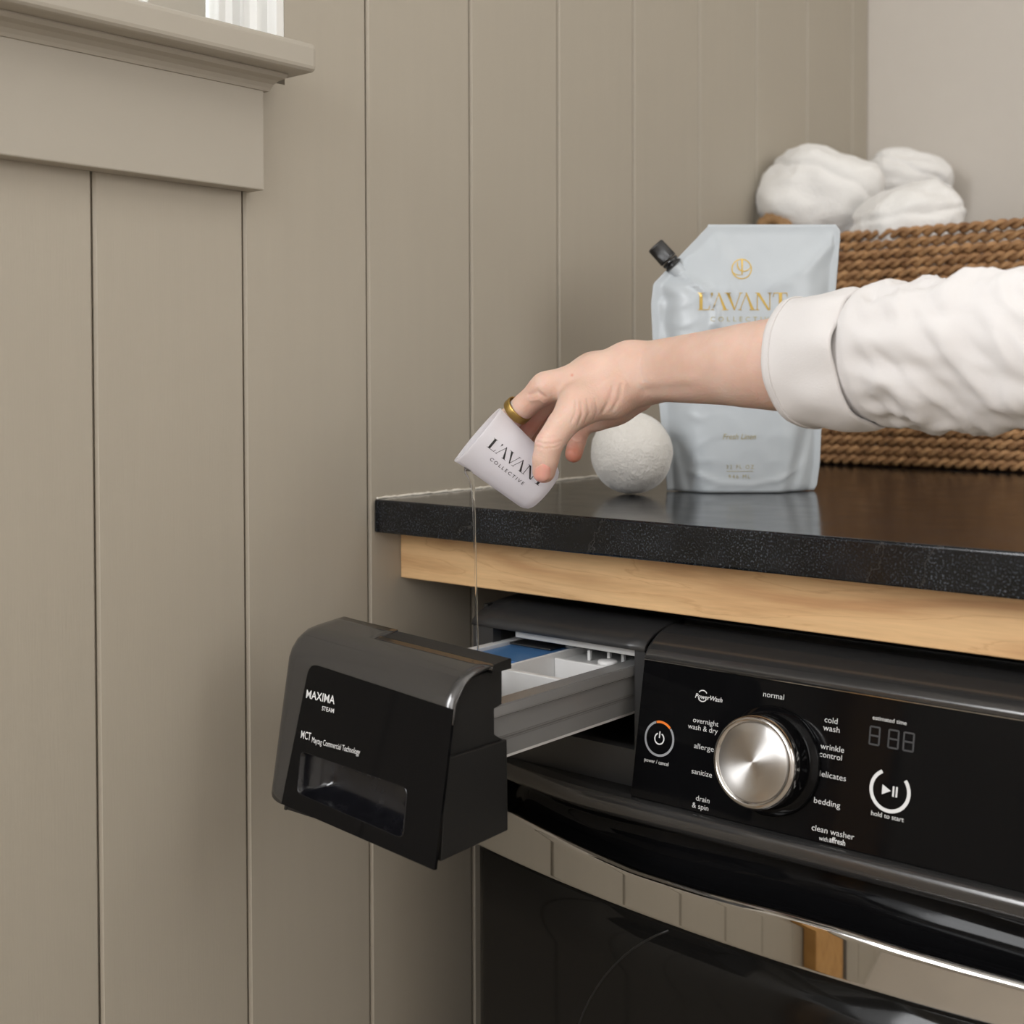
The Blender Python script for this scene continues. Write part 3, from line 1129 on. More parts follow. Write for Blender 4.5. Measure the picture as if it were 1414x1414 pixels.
for c in range(len(cols) - 1):
    for r in range(NRW - 1):
        xa = cols[c + 1]
        za = max(V[c * NRW + r + 1].z, V[(c + 1) * NRW + r + 1].z)
        if xa > interp(za, [-0.211, -0.12, -0.104], [0.131, 0.1445, 0.147]) and r < NB - 2:
            continue
        F.append((c * NRW + r, (c + 1) * NRW + r, (c + 1) * NRW + r + 1, c * NRW + r + 1))
me = bpy.data.meshes.new('drawer_shell')
me.from_pydata([tuple(v) for v in V], [], F)
bm = bmesh.new()
bm.from_mesh(me)
bmesh.ops.delete(bm, geom=[v for v in bm.verts if not v.link_faces], context='VERTS')
bmesh.ops.recalc_face_normals(bm, faces=bm.faces)
bm.normal_update()
if sum(f.normal.dot(DN) for f in bm.faces) < 0:
    bmesh.ops.reverse_faces(bm, faces=bm.faces[:])
bm.to_mesh(me)
bm.free()
dp(solid(link('drawer_shell', me, MAT['shell'], None, True), 0.0022, -1))
# black recessed strip behind the ridge on top
P = []
for x in np.linspace(0.1725, 0.2870, 6):
    zc = -0.0915 + crown(x)
    P.append([Vector((x, y, zc + dz)) for y, dz in ((-0.1592, -0.006), (-0.1592, -0.0012), (-0.1560, 0.0002), (-0.1400, 0.0018), (-0.1380, 0.0012), (-0.1380, -0.006))])
dp(grid('drawer_top_recess', P, MAT['blackp'], None, False, closed_v=True, caps=True))

# glossy insert with the finger pocket cut out of it
def dpt(x, z, off=0.0):
    return Vector((x, dy_of(z), z)) + DN * off


def rounded_poly(pts, radii, n=6):
    out = []
    m = len(pts)
    for i in range(m):
        p, a, b_ = Vector(pts[i]), Vector(pts[i - 1]), Vector(pts[(i + 1) % m])
        r = radii[i]
        if r <= 0:
            out.append(p)
            continue
        d1, d2 = (a - p).normalized(), (b_ - p).normalized()
        ang = d1.angle(d2)
        t = min(r / math.tan(ang / 2), (a - p).length * 0.48, (b_ - p).length * 0.48)
        q1, q2 = p + d1 * t, p + d2 * t
        for k_ in range(n + 1):
            s = k_ / n
            out.append(q1 * (1 - s) ** 2 + p * 2 * s * (1 - s) + q2 * s * s)
    return out


outer = rounded_poly([(0.1245, -0.2105), (0.2875, -0.2222), (0.2875, -0.1152), (0.1358, -0.1040)], [0.0, 0.001, 0.001, 0.010])
hole = rounded_poly([(0.1405, -0.1995), (0.2546, -0.2085), (0.2530, -0.1745), (0.1388, -0.1690)], [0.005, 0.005, 0.006, 0.004])
bm = bmesh.new()
lo = [bm.verts.new(dpt(p.x, p.y, 0.0006)) for p in outer]
lh = [bm.verts.new(dpt(p.x, p.y, 0.0006)) for p in hole]
ed = [bm.edges.new((l[i], l[(i + 1) % len(l)])) for l in (lo, lh) for i in range(len(l))]
bmesh.ops.triangle_fill(bm, edges=ed, use_beauty=True)
for f in bm.faces:
    f.normal_update()
    if f.normal.dot(DN) < 0:
        f.normal_flip()
me = bpy.data.meshes.new('drawer_insert')
bm.to_mesh(me)
bm.free()
dp(solid(link('drawer_insert', me, MAT['gloss']), 0.0025, -1))
P = []
for dd_, sc, dz in [(0.0004, 1.012, 0), (0.0010, 1.0, 0), (0.0004, 0.985, 0), (-0.004, 0.965, 0.0), (-0.010, 0.93, 0.001), (-0.016, 0.86, 0.003), (-0.021, 0.72, 0.005), (-0.023, 0.4, 0.007)]:
    c = Vector((0.1967, -0.1880))
    P.append([dpt(c.x + (p.x - c.x) * sc, c.y + (p.y - c.y) * sc + dz, dd_) for p in hole])
pk = dp(grid('finger_pocket', P, MAT['gloss2'], None, True, closed_v=True))
bm = bmesh.new()
bm.from_mesh(pk.data)
bm.verts.ensure_lookup_table()
n = len(hole)
bm.faces.new([bm.verts[len(P) * n - n + i] for i in range(n)])
bm.to_mesh(pk.data)
bm.free()
# inner box behind the front: two cheeks, block and floor
cheek = [(-0.2110, -0.2184), (-0.1417, -0.2156), (-0.1426, -0.1493), (-0.153, -0.144), (-0.153, -0.1244), (-0.1435, -0.1234), (-0.1434, -0.0955), (-0.183, -0.0985), (-0.196, -0.1150)]
dp(prism_x('drawer_cheek', cheek, 0.2800, 0.2826, MAT['blackp'], None, 0.0005, 1))
low = [(-0.2130, -0.2186), (-0.1412, -0.2158), (-0.1420, -0.1490), (-0.2065, -0.1485)]
dp(prism_x('drawer_cheek', low, 0.2827, 0.2862, MAT['blackp'], None, 0.0008, 2))
dp(prism_x('drawer_cheek', cheek, 0.1180, 0.1210, MAT['blackp'], None, 0.0005, 1))
dp(prism_x('drawer_block', [(-0.172, -0.2150), (-0.1425, -0.2145), (-0.1435, -0.1500), (-0.154, -0.1445), (-0.154, -0.1240), (-0.1445, -0.1230), (-0.1445, -0.0990), (-0.172, -0.0990)], 0.1211, 0.2799, MAT['blackp']))
dp(prism_x('drawer_block_floor', [(-0.210, -0.2178), (-0.172, -0.2165), (-0.172, -0.2140), (-0.210, -0.2150)], 0.1211, 0.2799, MAT['blackp']))

# white tray
TX0, TX1, TY0, TY1, TZ0, TZ1 = 0.132, 0.2765, -0.153, 0.235, -0.166, -0.1235
MIDX = 0.203
prof_r = [(0.2660, TZ1), (0.2820, TZ1 - 0.0003), (0.2820, TZ1 - 0.0085), (0.2775, TZ1 - 0.011), (0.2765, -0.150), (0.2740, -0.153), (0.2730, TZ0), (0.2700, TZ0), (0.2685, -0.150), (0.2660, TZ1 - 0.004)]
bm = bmesh.new()
va = [bm.verts.new((x, TY0, z)) for x, z in prof_r]
vb = [bm.verts.new((x, TY1, z)) for x, z in prof_r]
bm.faces.new(va)
bm.faces.new(vb[::-1])
for i in range(len(prof_r)):
    j = (i + 1) % len(prof_r)
    bm.faces.new((va[i], va[j], vb[j], vb[i]))
bmesh.ops.bevel(bm, geom=bm.edges[:], offset=0.0008, segments=2, affect='EDGES')
dp(from_bm('tray_side', bm, MAT['trayshade']))
dp(box('tray_side', (TX0 - 0.004, TY0, TZ1 - 0.006), (TX0 + 0.005, TY1, TZ1), MAT['whitepl'], None, 0.0008))
dp(box('tray_side', (TX0, TY0, TZ0), (TX0 + 0.003, TY1, TZ1 - 0.006), MAT['trayshade']))
dp(box('tray_floor', (TX0 + 0.003, TY0, TZ0 - 0.003), (0.270, TY1, TZ0), MAT['whitepl']))
dp(box('tray_divider', (MIDX - 0.0016, TY0, TZ0), (MIDX + 0.0016, TY1, TZ1 + 0.001), MAT['whitepl'], None, 0.0006))
dp(box('tray_divider', (MIDX + 0.0016, -0.053, TZ0), (0.266, -0.047, TZ1 - 0.0004), MAT['whitepl'], None, 0.0008))
dp(box('tray_divider', (MIDX + 0.0016, 0.017, TZ0), (0.266, 0.021, TZ1 - 0.003), MAT['whitepl'], None, 0.0008))
dp(box('tray_divider', (TX0 + 0.003, 0.060, TZ0), (MIDX - 0.0016, 0.064, TZ1 - 0.001), MAT['whitepl'], None, 0.0008))
dp(box('tray_deck', (MIDX + 0.0016, 0.0215, TZ1 - 0.010), (0.266, TY1, TZ1 - 0.006), MAT['graypl']))
dp(lathe('siphon_cap', (0.2520, 0.030, TZ1 - 0.0058), (0, 0, 1), [(0, 0.0085), (0.004, 0.0085), (0.0052, 0.0078), (0.0055, 0.003)], MAT['whitepl'], None, 32))
for px, py in ((0.2255, 0.040), (0.2420, 0.046), (0.2540, 0.050)):
    dp(box('siphon_post', (px - 0.0015, py - 0.0015, TZ1 - 0.006), (px + 0.0015, py + 0.0015, TZ1 + 0.003), MAT['whitepl'], None, 0.0004))
bl = dp(box('blue_insert', (TX0 + 0.0055, TY0 + 0.005, TZ1 - 0.010), (MIDX - 0.0020, 0.058, TZ1 - 0.0030), MAT['blue'], None, 0.0012))
dp(box('blue_insert_rib', (0.160, -0.022, TZ1 - 0.0032), (0.200, -0.0195, TZ1 - 0.0012), MAT['blue'], None, 0.0004))
dp(box('blue_insert_rib', (0.178, -0.075, TZ1 - 0.0032), (0.1805, -0.022, TZ1 - 0.0014), MAT['blue'], None, 0.0004))
dp(box('tray_flap', (TX0 + 0.006, 0.036, TZ1 - 0.0025), (MIDX - 0.018, 0.058, TZ1 - 0.0008), MAT['recess'], None, 0.0006))


# lettering on the drawer front
def drawer_text(s, pl, pr, em, bold=0.01, spacing=1.0, shear=0.0):
    V, F, nat = text_shape(s, spacing, bold, shear)
    A, B = dface(*pl, 0.0008), dface(*pr, 0.0008)
    mid = (A + B) / 2
    P0 = Vector((A.x, 0, 0)) + Vector((0, DB.y, DB.z)) + DUP * (mid - DB).dot(DUP)
    pts = [P0 + XD * (v[0] * (B.x - A.x)) + DUP * (v[1] * em) + DN * 0.0009 for v in V]
    me = bpy.data.meshes.new('drawer_lettering')
    me.from_pydata([tuple(p) for p in pts], [], F)
    return dp(link('drawer_lettering', me, MAT['print']))


drawer_text('MAXIMA', (422.8, 961.4), (461.5, 974.5), 0.0088, 0.008)
drawer_text('STEAM', (444.4, 979.8), (460.8, 985.5), 0.0046, 0.008)
drawer_text('MCT', (415.3, 1018.5), (428.8, 1023), 0.0082, 0.003)
drawer_text('Maytag Commercial Technology', (430.5, 1025), (496.6, 1042.5), 0.0060, 0.0)

# ================================================================== DETERGENT POUCH
PT = 1.33
NH = Vector((-AX_F.x, -AX_F.y, 0)).normalized()
L_Y = [312, 392, 420, 468, 555, 640, 678]
L_X = [978, 902, 899, 901, 910, 918, 921]
R_Y = [309, 318, 330, 395, 500, 595, 640, 670, 678]
R_X = [1153, 1160, 1160, 1154.5, 1144, 1134, 1132, 1128, 1124]
SEAL = 9.5
ridges = [([(930, 372), (952, 388), (975, 408), (984, 428), (983, 450)], 0.0030, 5.0),
          ([(905, 398), (922, 415), (918, 445), (922, 470)], -0.0022, 6.0),
          ([(948, 357), (938, 345), (960, 335)], 0.0015, 4.0),
          ([(992, 334), (1000, 372), (1002, 400)], 0.0016, 10.0),
          ([(1148, 335), (1110, 372), (1060, 395)], 0.0020, 12.0),
          ([(1120, 560), (1108, 600), (1096, 640), (1086, 678)], -0.0030, 9.0),
          ([(935, 610), (945, 645), (952, 678)], -0.0025, 8.0),
          ([(950, 650), (985, 664), (1030, 668), (1070, 660), (1095, 648)], 0.0008, 3.0)]


def seg_dist(px, py, pts):
    best = 1e9
    for (ax, ay), (bx, by) in zip(pts[:-1], pts[1:]):
        dx, dy = bx - ax, by - ay
        t = max(0, min(1, ((px - ax) * dx + (py - ay) * dy) / (dx * dx + dy * dy)))
        best = min(best, math.hypot(px - ax - t * dx, py - ay - t * dy))
    return best


def pouch_h(px, py):
    """half thickness of the filled bag at a spot of its front (in metres)"""
    xl, xr = interp(py, L_Y, L_X), interp(py, R_Y, R_X)
    dl = px - xl
    if py < 392:                                 # distance to the slanted spout edge
        dl = ((px - 902) * 80 - (392 - py) * 76) / math.hypot(80, 76)
    dr, dt = xr - px, py - 310
    f = 1.0
    for d, w_ in ((dl, 55), (dr, 55), (dt, 115)):
        q = max(0.0, min(1.0, (d - SEAL) / w_))
        f *= (1 - (1 - q) ** 2.0)
    H = interp(py, [310, 400, 520, 600, 678], [0.012, 0.020, 0.027, 0.029, 0.027])
    h = H * f
    if min(dl, dr, dt) > SEAL:
        for pts, amp, wd in ridges:
            d = seg_dist(px, py, pts)
            if d < 3 * wd:
                h += 1.7 * amp * math.exp(-(d / wd) ** 2)
    m_ = max(0.0, min(1.0, (min(dl, dr, dt) - SEAL) / 30))
    rg = 1 - abs(mnoise.noise(Vector((px / 44, py / 34, 0.3)))) * 2
    h += m_ * (0.0016 * max(0, rg) ** 3 * max(0.25, min(1, (1010 - px) / 80)) + 0.0006 * mnoise.noise(Vector((px / 18, py / 22, 2.0))))
    return max(0.0004, h)


NU, NV = 64, 92
front, back = [], []
for j in range(NV + 1):
    py = lerp(678, 310, j / NV)
    xl, xr = interp(py, L_Y, L_X), interp(py, R_Y, R_X)
    if py < 312:
        xl = 978
    rf, rb = [], []
    for i in range(NU + 1):
        u = 0.5 - 0.5 * math.cos(math.pi * i / NU) * 1.0
        u = lerp(i / NU, u, 0.5)
        px = lerp(xl, xr, u)
        p = at(px, py, PT)
        h = pouch_h(px, py)
        a, c = p + NH * h, p - NH * h * 0.8
        if j == 0:
            a.z = c.z = 0.0006
        elif py > 640:
            k_ = (py - 640) / 38
            p0z = at(px, 678, PT).z
            a.z -= (p0z - 0.0006) * k_
            c.z -= (p0z - 0.0006) * k_
        rf.append(a)
        rb.append(c)
    front.append(rf)
    back.append(rb)
V, F = [], []
for row in front:
    V += row
o_ = len(V)
for row in back:
    V += row
n1 = NU + 1
for j in range(NV):
    for i in range(NU):
        F.append((j * n1 + i, j * n1 + i + 1, (j + 1) * n1 + i + 1, (j + 1) * n1 + i))
        F.append((o_ + j * n1 + i, o_ + (j + 1) * n1 + i, o_ + (j + 1) * n1 + i + 1, o_ + j * n1 + i + 1))
for i in range(NU):
    F.append((i, o_ + i, o_ + i + 1, i + 1))
    F.append((NV * n1 + i, NV * n1 + i + 1, o_ + NV * n1 + i + 1, o_ + NV * n1 + i))
for j in range(NV):
    F.append((j * n1, (j + 1) * n1, o_ + (j + 1) * n1, o_ + j * n1))
    F.append((j * n1 + NU, o_ + j * n1 + NU, o_ + (j + 1) * n1 + NU, (j + 1) * n1 + NU))
base_p = at(1022, 678, PT)
pouch = empty('detergent_pouch', (base_p.x, base_p.y, 0.0))
tag(pouch, 'pale blue stand-up detergent pouch with black spout cap and gold lettering on the worktop', 'pouch')
part_of(mesh('bag', V, F, MAT['foilbag'], None, True), pouch)


def pouch_pt(px, py, off=0.0005):
    bx, by = px, py
    for _ in range(4):
        h = pouch_h(bx, by)
        k_ = (PT - h) / PT
        bx, by = 707 + (px - 707) * k_, PPY + (py - PPY) * k_
    p = at(bx, by, PT) + NH * (pouch_h(bx, by) + off)
    if by > 640:
        p.z -= (at(bx, 678, PT).z - 0.0006) * (by - 640) / 38
    return p


def pouch_print(name, V2, F2, mat):
    """V2 in photo pixels"""
    V3, F3 = subdivided(V2, F2, 4.0)
    me = bpy.data.meshes.new(name)
    me.from_pydata([tuple(pouch_pt(x, y)) for x, y in V3], [], F3)
    return part_of(link(name, me, mat), pouch)


def px_text(s, x0, x1, ybase, em, spacing=1.0, bold=0.0, shear=0.0):
    V2, F2, nat = text_shape(s, spacing, bold, shear)
    return [(x0 + v[0] * (x1 - x0), ybase - v[1] * em) for v in V2], F2


sv, sf_, sw = serif_lavant()
pouch_print('gold_lettering', [(963 + v[0] * (124 / sw), 427.5 - v[1] * 24) for v in sv], sf_, MAT['gold'])
pouch_print('gold_lettering', *px_text('COLLECTIVE', 981, 1070, 443, 9.2, 1.7, 0.0), MAT['goldp'])
pouch_print('gold_lettering', *px_text('32 FL OZ', 1003, 1041, 646.5, 8.0, 1.4, 0.0), MAT['goldp'])
pouch_print('gold_lettering', *px_text('946 ML', 1006, 1036, 660, 7.6, 1.4, 0.0), MAT['goldp'])
pouch_print('gold_lettering', *px_text('Fresh Linen', 998, 1044, 605.5, 11.0, 1.0, 0.0, 0.3), MAT['goldp'])
Vs, Fs = strip2d([(1003, 650), (1040, 650)], 0.7)
pouch_print('gold_rule', Vs, Fs, MAT['goldp'])
Vs, Fs = strip2d([(1024 + 13.3 * math.cos(a), 371 + 13.3 * math.sin(a)) for a in np.linspace(0, 2 * math.pi, 49)], 1.5)
pouch_print('gold_emblem', Vs, Fs, MAT['gold'])
Vs, Fs = strip2d([(1024.6, 358.5), (1024.6, 379)], [2.8, 1.6])
pouch_print('gold_emblem', Vs, Fs, MAT['gold'])
q = [(1018.3, 361), (1018.3, 367), (1020.5, 371.5), (1024.5, 374), (1029, 374), (1033.5, 372), (1036.5, 368.5)]
Vs, Fs = strip2d(q, [0.8, 1.8, 2.0, 1.8, 1.5, 1.3, 1.0])
pouch_print('gold_emblem', Vs, Fs, MAT['gold'])
Vs, Fs = strip2d([(1012.5, 376.5), (1016, 378.5), (1020, 379.3), (1024.6, 379)], [2.0, 1.4, 1.0, 0.6])
pouch_print('gold_emblem', Vs, Fs, MAT['gold'])
# spout and cap
s0, s1 = at(944, 383, PT), at(930.5, 367, PT)
tdir = (at(902.5, 337, PT) - at(925.5, 362, PT)).normalized()
part_of(lathe('spout', s0, tdir, [(0.0, 0.0070), (0.006, 0.0074), (0.012, 0.0074), (0.0135, 0.0076), (0.0150, 0.0076), (0.0152, 0.004)], MAT['foilbag'], None, 40), pouch)
part_of(lathe('collar', s1, tdir, [(-0.0005, 0.0060), (-0.0002, 0.0094), (0.0018, 0.0096), (0.0022, 0.0080), (0.0035, 0.0078), (0.0040, 0.0088), (0.0065, 0.0090), (0.0072, 0.0080), (0.0074, 0.003)], MAT['cap'], None, 40), pouch)
P = []
uu, vv, dd = frame_of(tdir)
for s, r, kn in [(0.0076, 0.0055, 0), (0.0076, 0.0090, 0), (0.0085, 0.0096, 0), (0.0098, 0.0097, 0), (0.0104, 0.0094, 1), (0.0265, 0.0090, 1), (0.0277, 0.0087, 0.4), (0.0284, 0.0078, 0), (0.0284, 0.0002, 0)]:
    row = []
    for k_ in range(144):
        a = 2 * math.pi * k_ / 144
        rr_ = r - 0.00055 * kn * (0.5 + 0.5 * math.cos(a * 36))
        row.append(s1 + dd * s + (uu * math.cos(a) + vv * math.sin(a)) * rr_)
    P.append(row)
part_of(grid('cap', P, MAT['cap'], None, True, closed_v=True, caps=True), pouch)

# ================================================================== WOOL DRYER BALL
bm = bmesh.new()
bmesh.ops.create_icosphere(bm, subdivisions=6, radius=1.0)
BR = 0.0402
for v in bm.verts:
    d = v.co.normalized()
    r = 1 + 0.022 * mnoise.noise(d * 2.1 + Vector((3, 1, 2))) + 0.010 * mnoise.noise(d * 7.0) + 0.006 * mnoise.noise(d * 26) + 0.004 * mnoise.noise(d * 60)
    v.co = d * BR * r
ball = from_bm('wool_dryer_ball', bm, MAT['wool'], None, True)
zmin = min(v.co.z for v in ball.data.vertices)
ball.location = (0.1612, 0.1955, -zmin + 0.0003)
tag(ball, 'off-white felted wool dryer ball resting beside the pouch on the worktop', 'dryer ball')
# short loose fibres standing off the felt
bm = bmesh.new()
rng = random.Random(4)
for i in range(2600):
    d = Vector((rng.gauss(0, 1), rng.gauss(0, 1), rng.gauss(0, 1))).normalized()
    t = d.cross(Vector((rng.gauss(0, 1), rng.gauss(0, 1), rng.gauss(0, 1)))).normalized()
    ln, w_ = rng.uniform(0.0015, 0.0045), 0.00006
    p = d * BR * 0.995
    mid_ = p + (d * rng.uniform(0.1, 0.5) + t).normalized() * ln * 0.5
    end = mid_ + (d * rng.uniform(-0.5, 0.4) + t).normalized() * ln * 0.5
    s = d.cross(t) * w_
    vs = [bm.verts.new(q_) for q_ in (p - s, p + s, mid_ + s, mid_ - s)]
    bm.faces.new(vs)
    ve = bm.verts.new(end)
    bm.faces.new((vs[3], vs[2], ve))
fz = from_bm('fuzz', bm, MAT['wool'], ball)
fz['kind'] = 'stuff'

# ================================================================== MEASURING CUP
CO, CB = at(659.5, 599.8, 1.045), at(750.5, 677.0, 1.0510)
CA = (CB - CO).normalized()
CL = (CB - CO).length + 0.002
R0, R1 = 0.0274, 0.0214
mc = (CO + CB) / 2
CN = (CAM - mc)
CN = (CN - CA * CN.dot(CA)).normalized()
CU = CA.cross(CN).normalized()
if CU.z < 0:
    CU = -CU


def crad(s):
    return lerp(R0, R1, s / CL)


cup = empty('measuring_cup', CB)
tag(cup, 'frosted translucent silicone measuring cup tipped in the hand, pouring', 'measuring cup')
TH = 0.0017
prof = [(CL, 0.0), (CL, R1 - 0.008), (CL - 0.0006, R1 - 0.005), (CL - 0.0022, R1 - 0.0022), (CL - 0.005, R1 - 0.0004), (CL - 0.008, crad(CL - 0.008)), (CL * 0.7, crad(CL * 0.7)), (CL * 0.4, crad(CL * 0.4)), (CL * 0.15, crad(CL * 0.15)),
        (0.003, crad(0.003)), (0.0008, R0 + 0.0003), (0.0, R0 - 0.0004), (0.0006, R0 - TH), (0.004, crad(0.004) - TH), (CL * 0.5, crad(CL * 0.5) - TH), (CL - 0.009, crad(CL - 0.009) - TH), (CL - 0.0045, R1 - 0.0035), (CL - 0.0028, R1 - 0.008), (CL - 0.0025, 0.0)]
P = []
for s, r in prof:
    row = []
    for k_ in range(96):
        a = 2 * math.pi * k_ / 96
        rad = max(r, 1e-5)
        # slight pouring lip on the low side
        lipk = max(0.0, math.cos(a - math.pi)) ** 12 * max(0.0, 1 - s / 0.008)
        row.append(CO + CA * (s - 0.0008 * lipk) + (CU * math.cos(a) + CN * math.sin(a)) * (rad + 0.0005 * lipk * (1 if r > 0.02 else 0)))
    P.append(row)
part_of(grid('cup_body', P, MAT['frost'], None, True, closed_v=True), cup)
PXM = 1.05 / FPX


def cup_print(name, V2, F2, mat):
    """V2: (s along axis, perp up) in metres"""
    V3, F3 = subdivided(V2, F2, 0.0016)
    out = []
    for s, p in V3:
        r = crad(s) + 0.00025
        ph = math.asin(max(-0.98, min(0.98, p / r)))
        out.append(tuple(CO + CA * s + CU * (r * math.sin(ph)) + CN * (r * math.cos(ph))))
    me = bpy.data.meshes.new(name)
    me.from_pydata(out, [], F3)
    return part_of(link(name, me, mat), cup)


V2 = [((16 + v[0] * (93 / sw)) * PXM, (-4.6 + v[0] / sw * 5.0 + v[1] * 15.5) * PXM) for v in sv]
cup_print('black_lettering', V2, sf_, MAT['ink'])
tv, tf, _ = text_shape('COLLECTIVE', 1.5, 0.008)
V2 = [((31 + v[0] * 57) * PXM, (-15.8 + v[0] * 2.6 + v[1] * 6.6) * PXM) for v in tv]
cup_print('black_lettering', V2, tf, MAT['ink'])

# ================================================================== POURED STREAM
pth = [(644.5, 641.0, 1.5), (645.0, 646.5, 4.0), (646.6, 651.5, 5.6), (648.8, 656, 5.2), (651.0, 662, 4.0), (652.6, 668, 2.9), (653.4, 676, 2.4), (653.9, 690, 2.3), (654.7, 715, 2.0), (655.6, 745, 1.7), (656.5, 780, 1.55), (657.6, 820, 1.45), (658.8, 860, 1.4), (660.2, 900, 1.4), (661.5, 938, 1.5)]
pts, rr = [], []
for a, b_ in zip(pth[:-1], pth[1:]):
    n_ = 4
    for i in range(n_):
        t = i / n_
        px, py, r = (lerp(a[q_], b_[q_], t) for q_ in range(3))
        tt = interp(py, [645, 675, 940], [1.0405, 1.0435, 1.044])
        wob = 1 + 0.10 * math.sin(py * 0.16)
        pts.append(at(px, py, tt))
        rr.append(r * tt / FPX * wob)
pts.append(at(661.5, 938, 1.044))
rr.append(1.5 * 1.044 / FPX)
stream = tube('liquid_stream', pts, rr, MAT['liquid'], None, 16)
tag(stream, 'thin clear stream of liquid detergent falling from the cup into the open drawer', 'liquid')


# ================================================================== HAND AND ARM (one continuous surface from blended tapered limbs)
class Field:
    def __init__(s, lo, hi, h):
        s.lo, s.h = np.array(lo, np.float32), h
        s.n = np.ceil((np.array(hi) - np.array(lo)) / h).astype(int) + 1
        s.ax = [s.lo[i] + h * np.arange(s.n[i], dtype=np.float32) for i in range(3)]

    def new(s):
        return np.full(s.n, 0.06, np.float32)

    def cone(s, F_, a, b, ra, rb, k, pad=0.02):
        """smooth-union a round cone into field F_"""
        a, b = np.array(a, np.float32), np.array(b, np.float32)
        R = max(ra, rb) + pad
        i0 = np.maximum(0, np.floor((np.minimum(a, b) - R - s.lo) / s.h).astype(int))
        i1 = np.minimum(s.n, np.ceil((np.maximum(a, b) + R - s.lo) / s.h).astype(int) + 1)
        if np.any(i1 <= i0):
            return
        X, Y, Z = np.meshgrid(*[s.ax[i][i0[i]:i1[i]] for i in range(3)], indexing='ij')
        d = b - a
        L2 = float(d @ d) + 1e-12
        t = np.clip(((X - a[0]) * d[0] + (Y - a[1]) * d[1] + (Z - a[2]) * d[2]) / L2, 0, 1)
        D = np.sqrt((X - a[0] - t * d[0]) ** 2 + (Y - a[1] - t * d[1]) ** 2 + (Z - a[2] - t * d[2]) ** 2) - (ra + (rb - ra) * t)
        sl = tuple(slice(i0[i], i1[i]) for i in range(3))
        F_[sl] = smin(F_[sl], D, k)


def smin(a, b, k):
    if k <= 0:
        return np.minimum(a, b)
    h = np.maximum(k - np.abs(a - b), 0) / k
    return np.minimum(a, b) - h * h * k * 0.25


def surface_nets(f, lo, h):
    s = f < 0
    c = [s[i:s.shape[0] - 1 + i, j:s.shape[1] - 1 + j, k_:s.shape[2] - 1 + k_] for i in (0, 1) for j in (0, 1) for k_ in (0, 1)]
    cnt = np.zeros(c[0].shape, np.uint8)
    for q_ in c:
        cnt += q_
    idx = np.argwhere((cnt > 0) & (cnt < 8))
    vid = np.full(cnt.shape, -1, np.int64)
    vid[tuple(idx.T)] = np.arange(len(idx))
    corner = np.array([(i, j, k_) for i in (0, 1) for j in (0, 1) for k_ in (0, 1)])
    val = np.stack([f[idx[:, 0] + q_[0], idx[:, 1] + q_[1], idx[:, 2] + q_[2]] for q_ in corner], 1)
    acc = np.zeros((len(idx), 3))
    num = np.zeros(len(idx))
    for a in range(8):
        for b_ in range(a + 1, 8):
            if np.abs(corner[a] - corner[b_]).sum() != 1:
                continue
            m = (val[:, a] < 0) != (val[:, b_] < 0)
            t = val[:, a] / np.where(m, val[:, a] - val[:, b_], 1)
            p = corner[a] + t[:, None] * (corner[b_] - corner[a])
            acc += np.where(m[:, None], p, 0)
            num += m
    V = lo + h * (idx + acc / num[:, None])
    faces = []
    for ax in range(3):
        o1, o2 = [(1, 2), (2, 0), (0, 1)][ax]
        sa = [slice(None)] * 3
        sb = [slice(None)] * 3
        sa[ax], sb[ax] = slice(0, -1), slice(1, None)
        for q_ in (o1, o2):
            sa[q_] = slice(1, -1)
            sb[q_] = slice(1, -1)
        A, B = s[tuple(sa)], s[tuple(sb)]
        e = np.argwhere(A != B)
        inside = A[tuple(e.T)]
        e = e.copy()
        e[:, o1] += 1
        e[:, o2] += 1
        q4 = []
        for d1, d2 in ((-1, -1), (0, -1), (0, 0), (-1, 0)):
            g = e.copy()
            g[:, o1] += d1
            g[:, o2] += d2
            q4.append(vid[tuple(g.T)])
        q4 = np.stack(q4, 1)
        q4 = np.where(inside[:, None], q4, q4[:, ::-1])
        faces.append(q4)
    return V, np.concatenate(faces)


def cp(px, py, t):                 # camera-aligned coordinates (right, up, depth)
    return ((px - 707) / FPX * t, -(py - PPY) / FPX * t, t)


def to_world(V):
    R_ = np.array([AX_R, AX_U, AX_F])
    return V @ R_ + np.array(CAM)


FL = Field((-0.030, -0.085, 0.885), (0.262, 0.090, 1.150), 0.00105)


def chain(pts, k, F_=None):
    F_ = FL.new() if F_ is None else F_
    for a, b_ in zip(pts[:-1], pts[1:]):
        FL.cone(F_, cp(*a[:3]), cp(*b_[:3]), a[3] * a[2] / FPX, b_[3] * b_[2] / FPX, k)
    return F_


palm = FL.new()
chain([(1190, 500, 0.905, 72), (1128, 501, 0.928, 69), (1076, 503, 0.946, 65), (1030, 504.5, 0.970, 58.5), (1000, 506, 0.988, 53.5), (945, 509.5, 1.020, 47), (905, 512, 1.042, 42.5), (880, 512, 1.052, 39)], 0.0, palm)
chain([(900, 522, 1.050, 33), (868, 508, 1.045, 33), (820, 519, 1.048, 28), (754, 536, 1.049, 20)], 0.009, palm)         # index metacarpal
chain([(880, 509, 1.060, 33), (820, 517, 1.064, 27.5), (764, 537, 1.069, 20)], 0.009, palm)
chain([(880, 512, 1.072, 31), (825, 526, 1.080, 25), (780, 546, 1.089, 19)], 0.009, palm)
chain([(880, 518, 1.080, 29), (830, 540, 1.094, 22), (806, 560, 1.101, 17)], 0.009, palm)
chain([(876, 540, 1.078, 31), (848, 558, 1.084, 27), (824, 575, 1.088, 21)], 0.009, palm)                            # heel of the palm
